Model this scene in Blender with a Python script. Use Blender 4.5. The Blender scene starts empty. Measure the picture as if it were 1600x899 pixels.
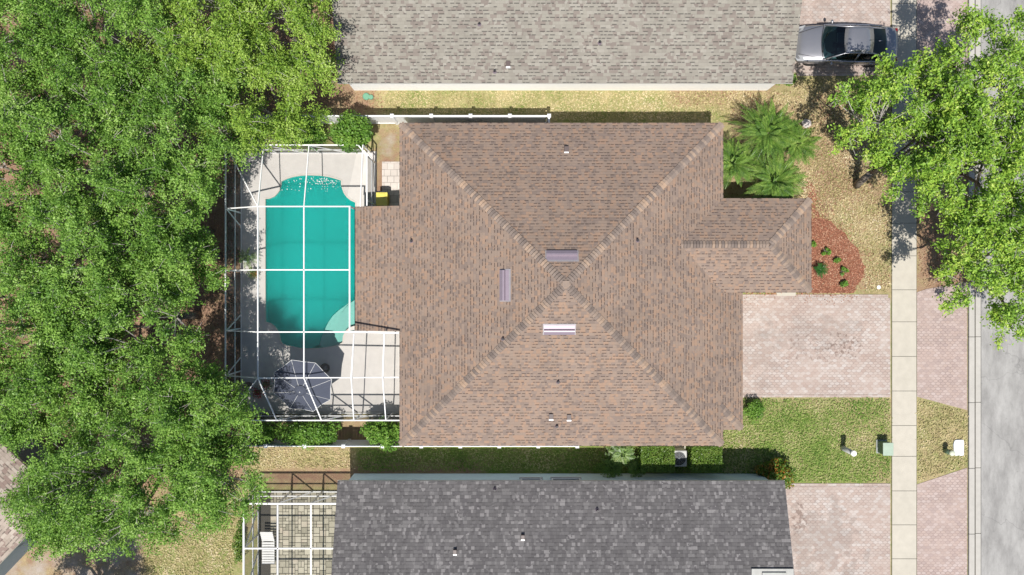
import bpy, math, random
import numpy as np
from mathutils import Vector
random.seed(7)
S = bpy.context.scene
COL = S.collection
R = math.radians

# ------------------------------------------------------------------ camera, light, exposure
CH = 38.89; FPX = 28/36*1600
cam = bpy.data.cameras.new('camera'); co = bpy.data.objects.new('camera', cam); COL.objects.link(co)
cam.lens = 28; cam.sensor_width = 36; cam.clip_end = 2000; co.location = (0, 0, CH); S.camera = co
SUN_EL = 67.2; DX, DY = .03, .42            # direction the shadows fall in
world = bpy.data.worlds.new('World'); S.world = world; world.use_nodes = True
wn = world.node_tree; wn.nodes.clear()
sky = wn.nodes.new('ShaderNodeTexSky'); sky.sky_type = 'NISHITA'; sky.sun_disc = False
sky.sun_elevation = R(SUN_EL); sky.sun_rotation = math.atan2(-DX, -DY); sky.altitude = 0
bg = wn.nodes.new('ShaderNodeBackground'); bg.inputs[1].default_value = .08
wo = wn.nodes.new('ShaderNodeOutputWorld')
wn.links.new(sky.outputs[0], bg.inputs[0]); wn.links.new(bg.outputs[0], wo.inputs[0])
sl = bpy.data.lights.new('sun', 'SUN'); sl.energy = 4.7; sl.angle = R(.53); sl.color = (1, .96, .9)
so = bpy.data.objects.new('sun', sl); COL.objects.link(so); so.location = (0, -10, 60)
hd = Vector((DX, DY, 0)).normalized()*math.cos(R(SUN_EL))
so.rotation_euler = Vector((hd.x, hd.y, -math.sin(R(SUN_EL)))).to_track_quat('-Z', 'Y').to_euler()
vs = S.view_settings; S.display_settings.display_device = 'sRGB'
vs.view_transform = 'Standard'; vs.look = 'None'; vs.exposure = .32; vs.gamma = 1; vs.use_curve_mapping = False
S.render.engine = 'CYCLES'
S.cycles.transparent_max_bounces = 24; S.cycles.max_bounces = 6

def P(px, py, h=0.0):                         # photograph measurement -> world point at height h
    s = (CH-h)/FPX
    return ((px-800)*s, (449.5-py)*s)

# ------------------------------------------------------------------ node helpers
class NT:
    def __init__(s, name):
        s.m = bpy.data.materials.new(name); s.m.use_nodes = True; s.t = s.m.node_tree; s.t.nodes.clear()
        s.out = s.t.nodes.new('ShaderNodeOutputMaterial')
    def n(s, ty, **kw):
        nd = s.t.nodes.new(ty)
        for k, v in kw.items(): setattr(nd, k, v)
        return nd
    def put(s, sock, v):
        if v is None: return
        if isinstance(v, (int, float)):
            sock.default_value = v
        elif isinstance(v, tuple):
            sock.default_value = v if len(v) == len(sock.default_value) else (v+(1,))[:len(sock.default_value)]
        else: s.t.links.new(v, sock)
    def mth(s, op, a, b=None, c=None, clamp=False):
        nd = s.n('ShaderNodeMath', operation=op, use_clamp=clamp)
        for i, v in enumerate((a, b, c)):
            if v is not None: s.put(nd.inputs[i], v)
        return nd.outputs[0]
    def mix(s, f, a, b, mode='MIX'):
        nd = s.n('ShaderNodeMix', data_type='RGBA', blend_type=mode)
        s.put(nd.inputs[0], f); s.put(nd.inputs[6], a); s.put(nd.inputs[7], b)
        return nd.outputs[2]
    def noise(s, scale, vec=None, detail=3, rough=.5, dims='3D'):
        nd = s.n('ShaderNodeTexNoise', noise_dimensions=dims)
        nd.inputs['Scale'].default_value = scale; nd.inputs['Detail'].default_value = detail
        nd.inputs['Roughness'].default_value = rough
        if vec is not None: s.put(nd.inputs['Vector'], vec)
        return nd.outputs['Fac']
    def ramp(s, f, stops, interp='LINEAR'):
        nd = s.n('ShaderNodeValToRGB'); cr = nd.color_ramp; cr.interpolation = interp
        while len(cr.elements) < len(stops): cr.elements.new(.5)
        for e, (p, c) in zip(cr.elements, stops):
            e.position = p; e.color = (tuple(c)+(1,))[:4] if not isinstance(c, (int, float)) else (c, c, c, 1)
        s.put(nd.inputs[0], f); return nd.outputs[0]
    def wnoise(s, x, y):
        cb = s.n('ShaderNodeCombineXYZ'); s.put(cb.inputs[0], x); s.put(cb.inputs[1], y)
        nd = s.n('ShaderNodeTexWhiteNoise', noise_dimensions='2D'); s.put(nd.inputs['Vector'], cb.outputs[0])
        return nd.outputs['Value']
    def geo(s, k='Position'): return s.n('ShaderNodeNewGeometry').outputs[k]
    def obj(s): return s.n('ShaderNodeTexCoord').outputs['Object']
    def sep(s, v):
        nd = s.n('ShaderNodeSeparateXYZ'); s.put(nd.inputs[0], v); return nd.outputs
    def bump(s, h, strength=.5, dist=.01):
        nd = s.n('ShaderNodeBump'); nd.inputs['Strength'].default_value = strength
        nd.inputs['Distance'].default_value = dist; s.put(nd.inputs['Height'], h); return nd.outputs[0]
    def bsdf(s, col, rough=.8, metal=0, spec=.3, normal=None, **kw):
        b = s.n('ShaderNodeBsdfPrincipled'); s.put(b.inputs['Base Color'], col); s.put(b.inputs['Roughness'], rough)
        s.put(b.inputs['Metallic'], metal); s.put(b.inputs['Specular IOR Level'], spec)
        if normal is not None: s.put(b.inputs['Normal'], normal)
        for k, v in kw.items(): s.put(b.inputs[k], v)
        return b.outputs[0]
    def done(s, sh): s.t.links.new(sh, s.out.inputs[0]); return s.m

def c8(r, g, b, k=1.0):                      # sRGB bytes -> linear
    f = lambda v: (v/255/12.92 if v/255 <= .04045 else ((v/255+.055)/1.055)**2.4)*k
    return (f(r), f(g), f(b))

def plain(name, col, rough=.6, metal=0, spec=.4, var=.12, scale=6, bump=0):
    t = NT(name); n1 = t.noise(scale, t.geo(), 4)
    n2 = t.noise(scale*.13, t.geo(), 2)
    f = t.mth('ADD', t.mth('MULTIPLY', n1, var*2), t.mth('MULTIPLY', n2, var*1.4))
    f = t.mth('ADD', f, 1-var*1.7)
    cb = t.n('ShaderNodeCombineXYZ')
    for i in range(3): t.put(cb.inputs[i], f)
    c = t.mix(1.0, tuple(col)+(1,), cb.outputs[0], 'MULTIPLY')
    nrm = t.bump(t.noise(scale*8, t.geo(), 3), bump, .01) if bump else None
    return t.done(t.bsdf(c, rough, metal, spec, nrm))

def shingle(name, base, pal, band, rh=.143, tw=.27, dash=.5, dk=.45, moss=None, line=.75, pm=.6, gap=.22):
    t = NT(name); uv = t.n('ShaderNodeUVMap').outputs[0]; s = t.sep(uv); u, v = s[0], s[1]
    vr = t.mth('DIVIDE', v, rh); row = t.mth('FLOOR', vr); fv = t.mth('FRACT', vr)
    off = t.wnoise(row, 3.7)
    uu = t.mth('ADD', t.mth('DIVIDE', u, tw), t.mth('MULTIPLY', off, 37.0))
    uu = t.mth('ADD', uu, t.mth('MULTIPLY', t.mth('SINE', t.mth('ADD', t.mth('MULTIPLY', uu, 1.9), t.mth('MULTIPLY', row, 1.3))), .22))
    cell = t.mth('FLOOR', uu); fu = t.mth('FRACT', uu)
    a = t.wnoise(cell, row); b = t.wnoise(t.mth('ADD', cell, 91.3), row)
    big = t.noise(.55, t.geo(), 3, .6)
    a2 = t.mth('ADD', t.mth('MULTIPLY', a, .8), t.mth('MULTIPLY', t.noise(2.2, t.geo(), 2), .35))
    colr = t.ramp(a2, pal, 'CONSTANT')
    col = t.mix(pm, tuple(base)+(1,), colr)
    # shadow under a laminated shingle's raised tabs, painted as a darker granule band
    m = t.mth('MULTIPLY', t.mth('LESS_THAN', fv, .3), t.mth('LESS_THAN', b, dash))
    m = t.mth('MULTIPLY', m, t.mth('GREATER_THAN', fu, gap))
    col = t.mix(t.mth('MULTIPLY', m, dk), col, tuple(band)+(1,))
    edge = t.mth('MAXIMUM', t.mth('LESS_THAN', fv, .09), t.mth('LESS_THAN', fu, .05))
    col = t.mix(t.mth('MULTIPLY', edge, 1-line), col, tuple(band)+(1,))
    gr = t.noise(95, t.geo(), 2, .8)
    mps = t.n('ShaderNodeMapping'); mps.inputs['Scale'].default_value = (1.6, .16, 1); t.put(mps.inputs[0], uv)
    stk = t.noise(1.0, mps.outputs[0], 4, .6)
    w = t.mth('ADD', t.mth('ADD', t.mth('MULTIPLY', big, .34), t.mth('MULTIPLY', stk, .3)), t.mth('ADD', t.mth('MULTIPLY', gr, .5), .43))
    cb = t.n('ShaderNodeCombineXYZ')
    for i in range(3): t.put(cb.inputs[i], w)
    col = t.mix(1.0, col, cb.outputs[0], 'MULTIPLY')
    if moss:
        st = t.ramp(t.noise(.9, uv, 4, .65), [(.5, 0), (.72, 1)])
        col = t.mix(t.mth('MULTIPLY', st, .3), col, tuple(moss)+(1,))
    h = t.mth('ADD', t.mth('MULTIPLY', t.mth('LESS_THAN', b, dash), .5), t.mth('SUBTRACT', 1, fv))
    return t.done(t.bsdf(col, .92, 0, .15, t.bump(h, .6, .01)))

def paver(name, pal, joint, ch=.125, cw=.235, hexa=.2, jw=.014, stain=None, rot=0.0, white=0.0):
    t = NT(name); p = t.geo()
    if rot:
        mp = t.n('ShaderNodeMapping'); mp.inputs['Rotation'].default_value = (0, 0, rot); t.put(mp.inputs[0], p); p = mp.outputs[0]
    s = t.sep(p)
    u = t.mth('DIVIDE', s[0], cw); v = t.mth('DIVIDE', s[1], ch)
    k = t.mth('ROUND', v)
    tri = t.mth('SUBTRACT', t.mth('MULTIPLY', t.mth('ABSOLUTE', t.mth('SUBTRACT', t.mth('FRACT', t.mth('ADD', u, t.mth('MULTIPLY', k, .5))), .5)), 4*hexa), hexa)
    d = t.mth('SUBTRACT', t.mth('SUBTRACT', v, k), tri)
    row = t.mth('SUBTRACT', k, t.mth('LESS_THAN', d, 0))
    uc = t.mth('ADD', u, t.mth('ADD', t.mth('MULTIPLY', row, .5), 0 if hexa else 0))
    fu = t.mth('FRACT', uc); cell = t.mth('FLOOR', uc)
    du = t.mth('MULTIPLY', t.mth('MINIMUM', fu, t.mth('SUBTRACT', 1, fu)), cw)
    dd = t.mth('MULTIPLY', t.mth('ABSOLUTE', d), ch)
    dist = t.mth('MINIMUM', du, dd)
    j = t.mth('SUBTRACT', 1, t.mth('DIVIDE', dist, jw), clamp=True)
    r = t.wnoise(cell, row)
    big = t.noise(.35, t.geo(), 4, .6)
    col = t.ramp(t.mth('ADD', t.mth('MULTIPLY', r, .6), t.mth('MULTIPLY', big, .5)), pal)
    fine = t.noise(22, t.geo(), 4, .7)
    mp2 = t.n('ShaderNodeMapping'); mp2.inputs['Scale'].default_value = (.35, 2.2, 1); t.put(mp2.inputs[0], t.geo())
    w = t.mth('ADD', t.mth('ADD', t.mth('MULTIPLY', fine, .26), t.mth('MULTIPLY', t.noise(.9, mp2.outputs[0], 4, .6), .3)), .68)
    cb = t.n('ShaderNodeCombineXYZ')
    for i in range(3): t.put(cb.inputs[i], w)
    col = t.mix(1.0, col, cb.outputs[0], 'MULTIPLY')
    jm = t.mth('MULTIPLY', j, t.ramp(t.noise(.6, t.geo(), 3), [(.4, .35), (.6, 1.0)]))
    col = t.mix(jm, col, tuple(joint)+(1,))
    if stain:
        gp = t.geo()
        for (cx, cy, rx, ry, sc, th, amt, sc_col) in stain:
            s2 = t.sep(gp)
            ex = t.mth('DIVIDE', t.mth('SUBTRACT', s2[0], cx), rx); ey = t.mth('DIVIDE', t.mth('SUBTRACT', s2[1], cy), ry)
            rr = t.mth('ADD', t.mth('MULTIPLY', ex, ex), t.mth('MULTIPLY', ey, ey))
            fall = t.mth('SUBTRACT', 1, rr, clamp=True)
            nn = t.mth('ADD', t.noise(sc, gp, 4, .6), t.mth('MULTIPLY', fall, .16))
            mk = t.mth('MULTIPLY', t.ramp(nn, [(th, 0), (th+.05, 1)]), t.mth('MULTIPLY', t.mth('GREATER_THAN', fall, 0), amt))
            col = t.mix(mk, col, tuple(sc_col)+(1,))
    return t.done(t.bsdf(col, .85, 0, .25, t.bump(t.mth('SUBTRACT', 1, j), .5, .006)))

def foliage(name, stops, trans=.24, rough=.5, scale=.9):
    t = NT(name)
    rnd = t.geo('Random Per Island'); n = t.noise(scale, t.geo(), 2)
    f = t.mth('ADD', t.mth('MULTIPLY', rnd, .5), t.mth('ADD', t.mth('MULTIPLY', n, 1.1), -.28))
    col = t.ramp(f, stops)
    d = t.bsdf(col, rough, 0, .35)
    tr = t.n('ShaderNodeBsdfTranslucent'); t.put(tr.inputs[0], t.mix(.5, col, (.16, .32, .02, 1)))
    mx = t.n('ShaderNodeMixShader'); mx.inputs[0].default_value = trans
    t.t.links.new(d, mx.inputs[1]); t.t.links.new(tr.outputs[0], mx.inputs[2])
    return t.done(mx.outputs[0])

def island(name, stops, rough=.85, bump=0):
    t = NT(name); f = t.mth('ADD', t.mth('MULTIPLY', t.geo('Random Per Island'), .8), t.mth('MULTIPLY', t.noise(9, t.geo(), 3), .3))
    return t.done(t.bsdf(t.ramp(f, stops), rough, 0, .2))

M = {}
M['roof_brown'] = shingle('brown_shingles', c8(164, 143, 128, .66),
    [(0, c8(170, 145, 127, .67)), (.34, c8(164, 145, 131, .66)), (.6, c8(148, 133, 125, .64)), (.74, c8(180, 147, 123, .69)), (.88, c8(134, 121, 115, .62))],
    c8(84, 72, 70, .52), rh=.143, tw=.165, dash=.5, dk=.68, line=.9, pm=.55)
M['roof_tan'] = shingle('weathered_tan_shingles', c8(164, 158, 147, .66),
    [(0, c8(168, 163, 151, .68)), (.4, c8(160, 154, 143, .66)), (.64, c8(148, 134, 126, .62)), (.8, c8(176, 171, 160, .7)), (.93, c8(138, 123, 117, .6))],
    c8(84, 82, 80, .5), rh=.148, tw=.2, dash=.5, dk=.72, line=.88, pm=.6)
M['roof_corner'] = shingle('tan_brown_shingles', c8(182, 168, 156, .74), [(0, c8(186, 172, 160, .74)), (.4, c8(176, 162, 150, .72)), (.62, c8(156, 134, 126, .68)), (.8, c8(196, 184, 172, .78))], c8(100, 90, 86, .55), rh=.16, tw=.24, dash=.5, dk=.6, line=.8, pm=.8)
M['wall_shade_toned'] = plain('shade_toned_stucco', (.16, .2, .23), .85)  # bluish shade on the wall is put into this dark base colour
M['roof_gray'] = shingle('charcoal_shingles', c8(122, 119, 119, .64),
    [(0, c8(116, 113, 113, .62)), (.4, c8(126, 123, 123, .64)), (.6, c8(106, 103, 104, .6)), (.72, c8(142, 139, 138, .68)), (.86, c8(164, 160, 159, .72)), (.94, c8(108, 104, 106, .6))],
    c8(78, 75, 76, .52), rh=.158, tw=.135, dash=.3, dk=.35, line=.68, pm=.6)
M['cap_brown'] = island('brown_cap_shingles', [(0, c8(128, 116, 110, .6)), (.45, c8(154, 139, 129, .64)), (.7, c8(172, 152, 136, .68)), (1, c8(184, 156, 132, .74))])
M['cap_tan'] = island('tan_cap_shingles', [(0, c8(140, 132, 122, .66)), (1, c8(180, 172, 158, .74))])
M['cap_shade'] = plain('dark_cap_shade', c8(70, 62, 60, .45), .95)
M['fascia'] = plain('pale_fascia_paint', (.62, .6, .56), .5)
M['wall_white'] = plain('white_stucco', (.93, .92, .9), .85, var=.02)
M['wall_cream'] = plain('cream_stucco', (.62, .55, .44), .85, bump=.2)
M['wall_blue'] = plain('pale_blue_stucco', (.52, .66, .74), .85, bump=.2)
M['white_metal'] = plain('white_painted_aluminium', (.8, .8, .79), .35, 0, .5, .04)
M['vinyl'] = plain('white_vinyl', (.8, .81, .83), .4, 0, .5, .04)
M['glass'] = NT('window_glass').done if 0 else None
t = NT('dark_window_glass'); M['glass'] = t.done(t.bsdf((.03, .045, .05, 1), .06, 0, .6))
M['concrete'] = plain('sidewalk_concrete', c8(214, 207, 192, .66), .9, 0, .2, .13, 3, .15)
M['kerb'] = plain('kerb_concrete', c8(205, 201, 193, .66), .9, 0, .2, .12, 4, .15)
M['deck'] = plain('pool_deck_texture', c8(216, 211, 205, .82), .9, 0, .2, .1, 3, .15)
M['coping'] = plain('pale_pool_coping', c8(214, 206, 196, .85), .8, 0, .3, .05)
M['dark'] = plain('black_plastic', (.02, .02, .022), .5)
M['joint'] = plain('dark_joint_dirt', (.06, .055, .045), .95)
M['galv'] = plain('lilac_grey_metal', (.27, .22, .26), .45, .3, .5, .1)
M['lead'] = plain('white_vent_metal', (.75, .75, .75), .4, .1)
M['lip'] = plain('grey_vent_flange', (.3, .28, .29), .5, .2)
M['vbrown'] = plain('brown_vent_paint', (.1, .075, .07), .5)
M['galv2'] = plain('weathered_grey_metal', (.34, .34, .32), .6, .1, .4, .2)
M['bark'] = plain('grey_oak_bark', (.2, .17, .14), .95, 0, .1, .3, 9, .5)
M['twig'] = plain('pale_grey_twigs', (.42, .39, .36), .9, 0, .1, .2, 9)
PK = [(0, c8(194, 170, 158, .62)), (.35, c8(206, 186, 175, .62)), (.65, c8(212, 196, 186, .63)), (1, c8(218, 210, 204, .68))]
BR = c8(130, 108, 98, .6); GY = c8(140, 130, 124, .62)
M['drive'] = paver('pink_driveway_pavers', PK, c8(138, 122, 118, .7),
    stain=[(14.8, -2.2, 2.8, .9, 1.4, .54, .22, GY), (14.6, -3.0, 2.6, 1.2, 4.2, .70, .45, BR), (12.3, -3.2, 1.2, 1.8, 1.6, .55, .18, GY), (16.2, -2.9, 1.3, 1.0, 5.5, .67, .6, BR), (15.2, -12.6, 2.3, 2.6, 1.1, .56, .3, GY), (14.0, -11.3, .5, 1.0, 4.5, .62, .55, BR), (15, 12.5, 3, 2, 1.5, .58, .25, GY)])
M['apron'] = paver('pink_apron_pavers', [(0, c8(186, 168, 164, .64)), (.5, c8(204, 182, 172, .64)), (1, c8(212, 196, 190, .68))], c8(128, 112, 110, .7))
M['soldier'] = paver('border_pavers', PK, c8(138, 122, 118, .7), ch=.11, cw=.22, hexa=0)
M['side_paver'] = paver('white_side_pavers', [(0, c8(200, 190, 182, .8)), (1, c8(224, 216, 208, .84))], c8(120, 112, 104, .6), ch=.32, cw=.32, hexa=0, jw=.02)
M['patio'] = island('tan_patio_stones', [(0, c8(150, 146, 128, .72)), (.5, c8(184, 178, 158, .76)), (.85, c8(200, 194, 174, .8)), (1, c8(190, 178, 160, .8))])
OAK = [(0, (.03, .075, .012)), (.3, (.095, .21, .028)), (.58, (.195, .36, .055)), (.85, (.32, .5, .1)), (1, (.46, .57, .26))]
M['oak'] = foliage('oak_leaves', OAK)
M['oak_lime'] = foliage('lime_oak_leaves', [(0, (.05, .10, .018)), (.33, (.16, .29, .035)), (.65, (.3, .45, .06)), (1, (.48, .6, .17))])
M['street'] = foliage('street_tree_leaves', [(0, (.06, .12, .02)), (.33, (.17, .32, .04)), (.62, (.31, .5, .06)), (.88, (.48, .6, .1)), (1, (.52, .54, .26))])
M['bright'] = foliage('bright_shrub_leaves', [(0, (.05, .13, .015)), (.5, (.14, .29, .04)), (1, (.3, .46, .08))], .3, .45)
M['hedge'] = foliage('hedge_leaves', [(0, (.06, .12, .02)), (.5, (.13, .23, .035)), (1, (.26, .34, .08))], .25, .35, 3)
M['palm'] = foliage('palm_fronds', [(0, (.02, .06, .01)), (.45, (.08, .17, .02)), (.8, (.2, .31, .05)), (1, (.36, .44, .12))], .2, .4, 2)
M['croton'] = foliage('croton_leaves', [(0, (.03, .07, .01)), (.45, (.09, .18, .02)), (.62, (.16, .22, .03)), (.75, (.4, .14, .03)), (1, (.42, .28, .05))], .25, .4, 2)
M['darkgreen'] = foliage('dark_cycad_leaves', [(0, (.01, .05, .01)), (1, (.04, .15, .02))], .1, .3)
M['grass'] = foliage('grass_blades', [(0, (.06, .13, .02)), (.35, (.16, .27, .045)), (.55, (.28, .36, .09)), (.75, (.46, .42, .2)), (1, (.6, .5, .32))], .2, .8, .5)
M['straw'] = foliage('dry_grass_blades', [(0, (.2, .13, .08)), (.3, (.3, .28, .11)), (.5, (.52, .43, .22)), (.75, (.66, .55, .34)), (1, (.76, .66, .48))], .15, .9, .5)
M['chips'] = island('red_mulch_chips', [(0, (.13, .05, .03)), (.4, (.3, .12, .07)), (.75, (.44, .21, .13)), (1, (.55, .36, .25))])
M['mulch'] = plain('red_mulch_base', (.2, .085, .055), .95, 0, .1, .5, 14, .5)
M['litter'] = island('fallen_leaves', [(0, (.13, .07, .04)), (.5, (.3, .17, .1)), (1, (.5, .36, .24))])

def ground_mat():
    t = NT('yard_ground')
    at = t.n('ShaderNodeAttribute', attribute_name='mask'); s = t.sep(at.outputs['Vector'])
    p = t.geo()
    n1 = t.noise(.9, p, 5, .65); n2 = t.noise(5, p, 5, .7); n3 = t.noise(28, p, 3, .8); n4 = t.noise(75, p, 2, .8)
    nn = t.mth('ADD', t.mth('MULTIPLY', n1, .35), t.mth('ADD', t.mth('MULTIPLY', n2, .3), t.mth('MULTIPLY', n3, .35)))
    g = t.mth('ADD', t.mth('MULTIPLY', t.mth('SUBTRACT', nn, .5), 5), s[0], clamp=True)
    c4 = t.ramp(n4, [(.38, 0), (.6, 1)]); c3 = t.ramp(t.mth('ADD', t.mth('MULTIPLY', n3, .5), t.mth('MULTIPLY', n4, .5)), [(.4, 0), (.6, 1)])
    grass = t.mix(c4, (.06, .12, .015, 1), (.2, .3, .06, 1))
    dry = t.mix(c3, (.27, .2, .1, 1), (.66, .57, .33, 1))
    lawn = t.mix(g, dry, grass)
    nb = t.mth('ADD', t.mth('MULTIPLY', t.noise(2.2, p, 5, .7), .5), t.mth('MULTIPLY', n3, .5))
    mk = t.mth('ADD', t.mth('MULTIPLY', t.mth('SUBTRACT', nb, .5), 4), s[1], clamp=True)
    dirt = t.mix(c4, (.15, .08, .05, 1), (.42, .27, .19, 1))
    col = t.mix(mk, lawn, dirt)
    sand = t.mth('ADD', t.mth('MULTIPLY', t.mth('SUBTRACT', n1, .5), 4), s[2], clamp=True)
    col = t.mix(sand, col, t.mix(n3, (.3, .24, .2, 1), (.58, .52, .46, 1)))
    return t.done(t.bsdf(col, .95, 0, .1, t.bump(t.mth('ADD', n3, n4), .8, .03)))
M['ground'] = ground_mat()
def road_mat():
    t = NT('old_grey_asphalt'); p = t.geo()
    mp = t.n('ShaderNodeMapping'); mp.inputs['Scale'].default_value = (1, .35, 1); t.put(mp.inputs[0], p)
    n1 = t.noise(1.3, mp.outputs[0], 5, .7); n2 = t.noise(45, p, 3, .8)
    n1 = t.ramp(n1, [(.3, 0), (.7, 1)]); base = t.mix(n1, c8(150, 148, 145, .7)+(1,), c8(200, 198, 194, .76)+(1,))
    base = t.mix(t.mth('MULTIPLY', n2, .45), base, (.16, .155, .15, 1))
    vo = t.n('ShaderNodeTexVoronoi', feature='DISTANCE_TO_EDGE'); vo.inputs['Scale'].default_value = .21
    w = t.n('ShaderNodeVectorMath', operation='ADD'); t.put(w.inputs[0], p)
    nz = t.n('ShaderNodeTexNoise'); nz.inputs['Scale'].default_value = 1.5; t.put(nz.inputs[0], p); t.put(w.inputs[1], nz.outputs['Color'])
    t.put(vo.inputs['Vector'], w.outputs[0])
    cr = t.ramp(vo.outputs['Distance'], [(0, 1), (.006, 0)])
    base = t.mix(t.mth('MULTIPLY', cr, .3), base, (.07, .07, .07, 1))
    sp = t.ramp(t.noise(3.5, p, 5, .75), [(.6, 0), (.72, 1)])
    base = t.mix(t.mth('MULTIPLY', sp, .35), base, (.1, .1, .095, 1))
    return t.done(t.bsdf(base, .9, 0, .2, t.bump(n2, .3, .01)))
M['road'] = road_mat()
def screen_mat():
    t = NT('insect_screen_mesh')
    g = t.n('ShaderNodeNewGeometry'); d = t.n('ShaderNodeVectorMath', operation='DOT_PRODUCT')
    t.t.links.new(g.outputs['Incoming'], d.inputs[0]); t.t.links.new(g.outputs['Normal'], d.inputs[1])
    c = t.mth('MAXIMUM', t.mth('ABSOLUTE', d.outputs['Value']), .12)
    T = t.mth('POWER', 2.71828, t.mth('DIVIDE', -.12, c))
    tr = t.n('ShaderNodeBsdfTransparent'); df = t.n('ShaderNodeBsdfDiffuse'); df.inputs[0].default_value = (.07, .075, .08, 1)
    mx = t.n('ShaderNodeMixShader'); t.put(mx.inputs[0], T)
    t.t.links.new(df.outputs[0], mx.inputs[1]); t.t.links.new(tr.outputs[0], mx.inputs[2])
    return t.done(mx.outputs[0])
M['screen'] = screen_mat()
t = NT('teal_pool_water')
tr = t.n('ShaderNodeBsdfTransparent'); tr.inputs[0].default_value = (.92, 1, 1, 1)
gl = t.n('ShaderNodeBsdfGlossy'); gl.inputs['Roughness'].default_value = .08; t.put(gl.inputs['Normal'], t.bump(t.noise(5, t.geo(), 3), .25, .02))
m2 = t.n('ShaderNodeMixShader'); m2.inputs[0].default_value = .03
t.t.links.new(tr.outputs[0], m2.inputs[1]); t.t.links.new(gl.outputs[0], m2.inputs[2])
vol = t.n('ShaderNodeVolumePrincipled'); vol.inputs['Color'].default_value = (.12, .955, .92, 1); vol.inputs['Density'].default_value = 2.2; vol.inputs['Anisotropy'].default_value = .3
t.t.links.new(vol.outputs[0], t.out.inputs['Volume'])
M['water'] = t.done(m2.outputs[0])
S.cycles.volume_bounces = 8
t = NT('clear_shallow_water'); tr = t.n('ShaderNodeBsdfTransparent'); tr.inputs[0].default_value = (.6, .88, .84, 1)
gl = t.n('ShaderNodeBsdfGlossy'); gl.inputs['Roughness'].default_value = .06
m2 = t.n('ShaderNodeMixShader'); m2.inputs[0].default_value = .04
t.t.links.new(tr.outputs[0], m2.inputs[1]); t.t.links.new(gl.outputs[0], m2.inputs[2]); M['clearwater'] = t.done(m2.outputs[0])
M['shelf'] = plain('pale_step_plaster', (.5, .58, .55), .7)
M['plaster'] = plain('pool_plaster', (.2, .75, .66), .7)

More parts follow.
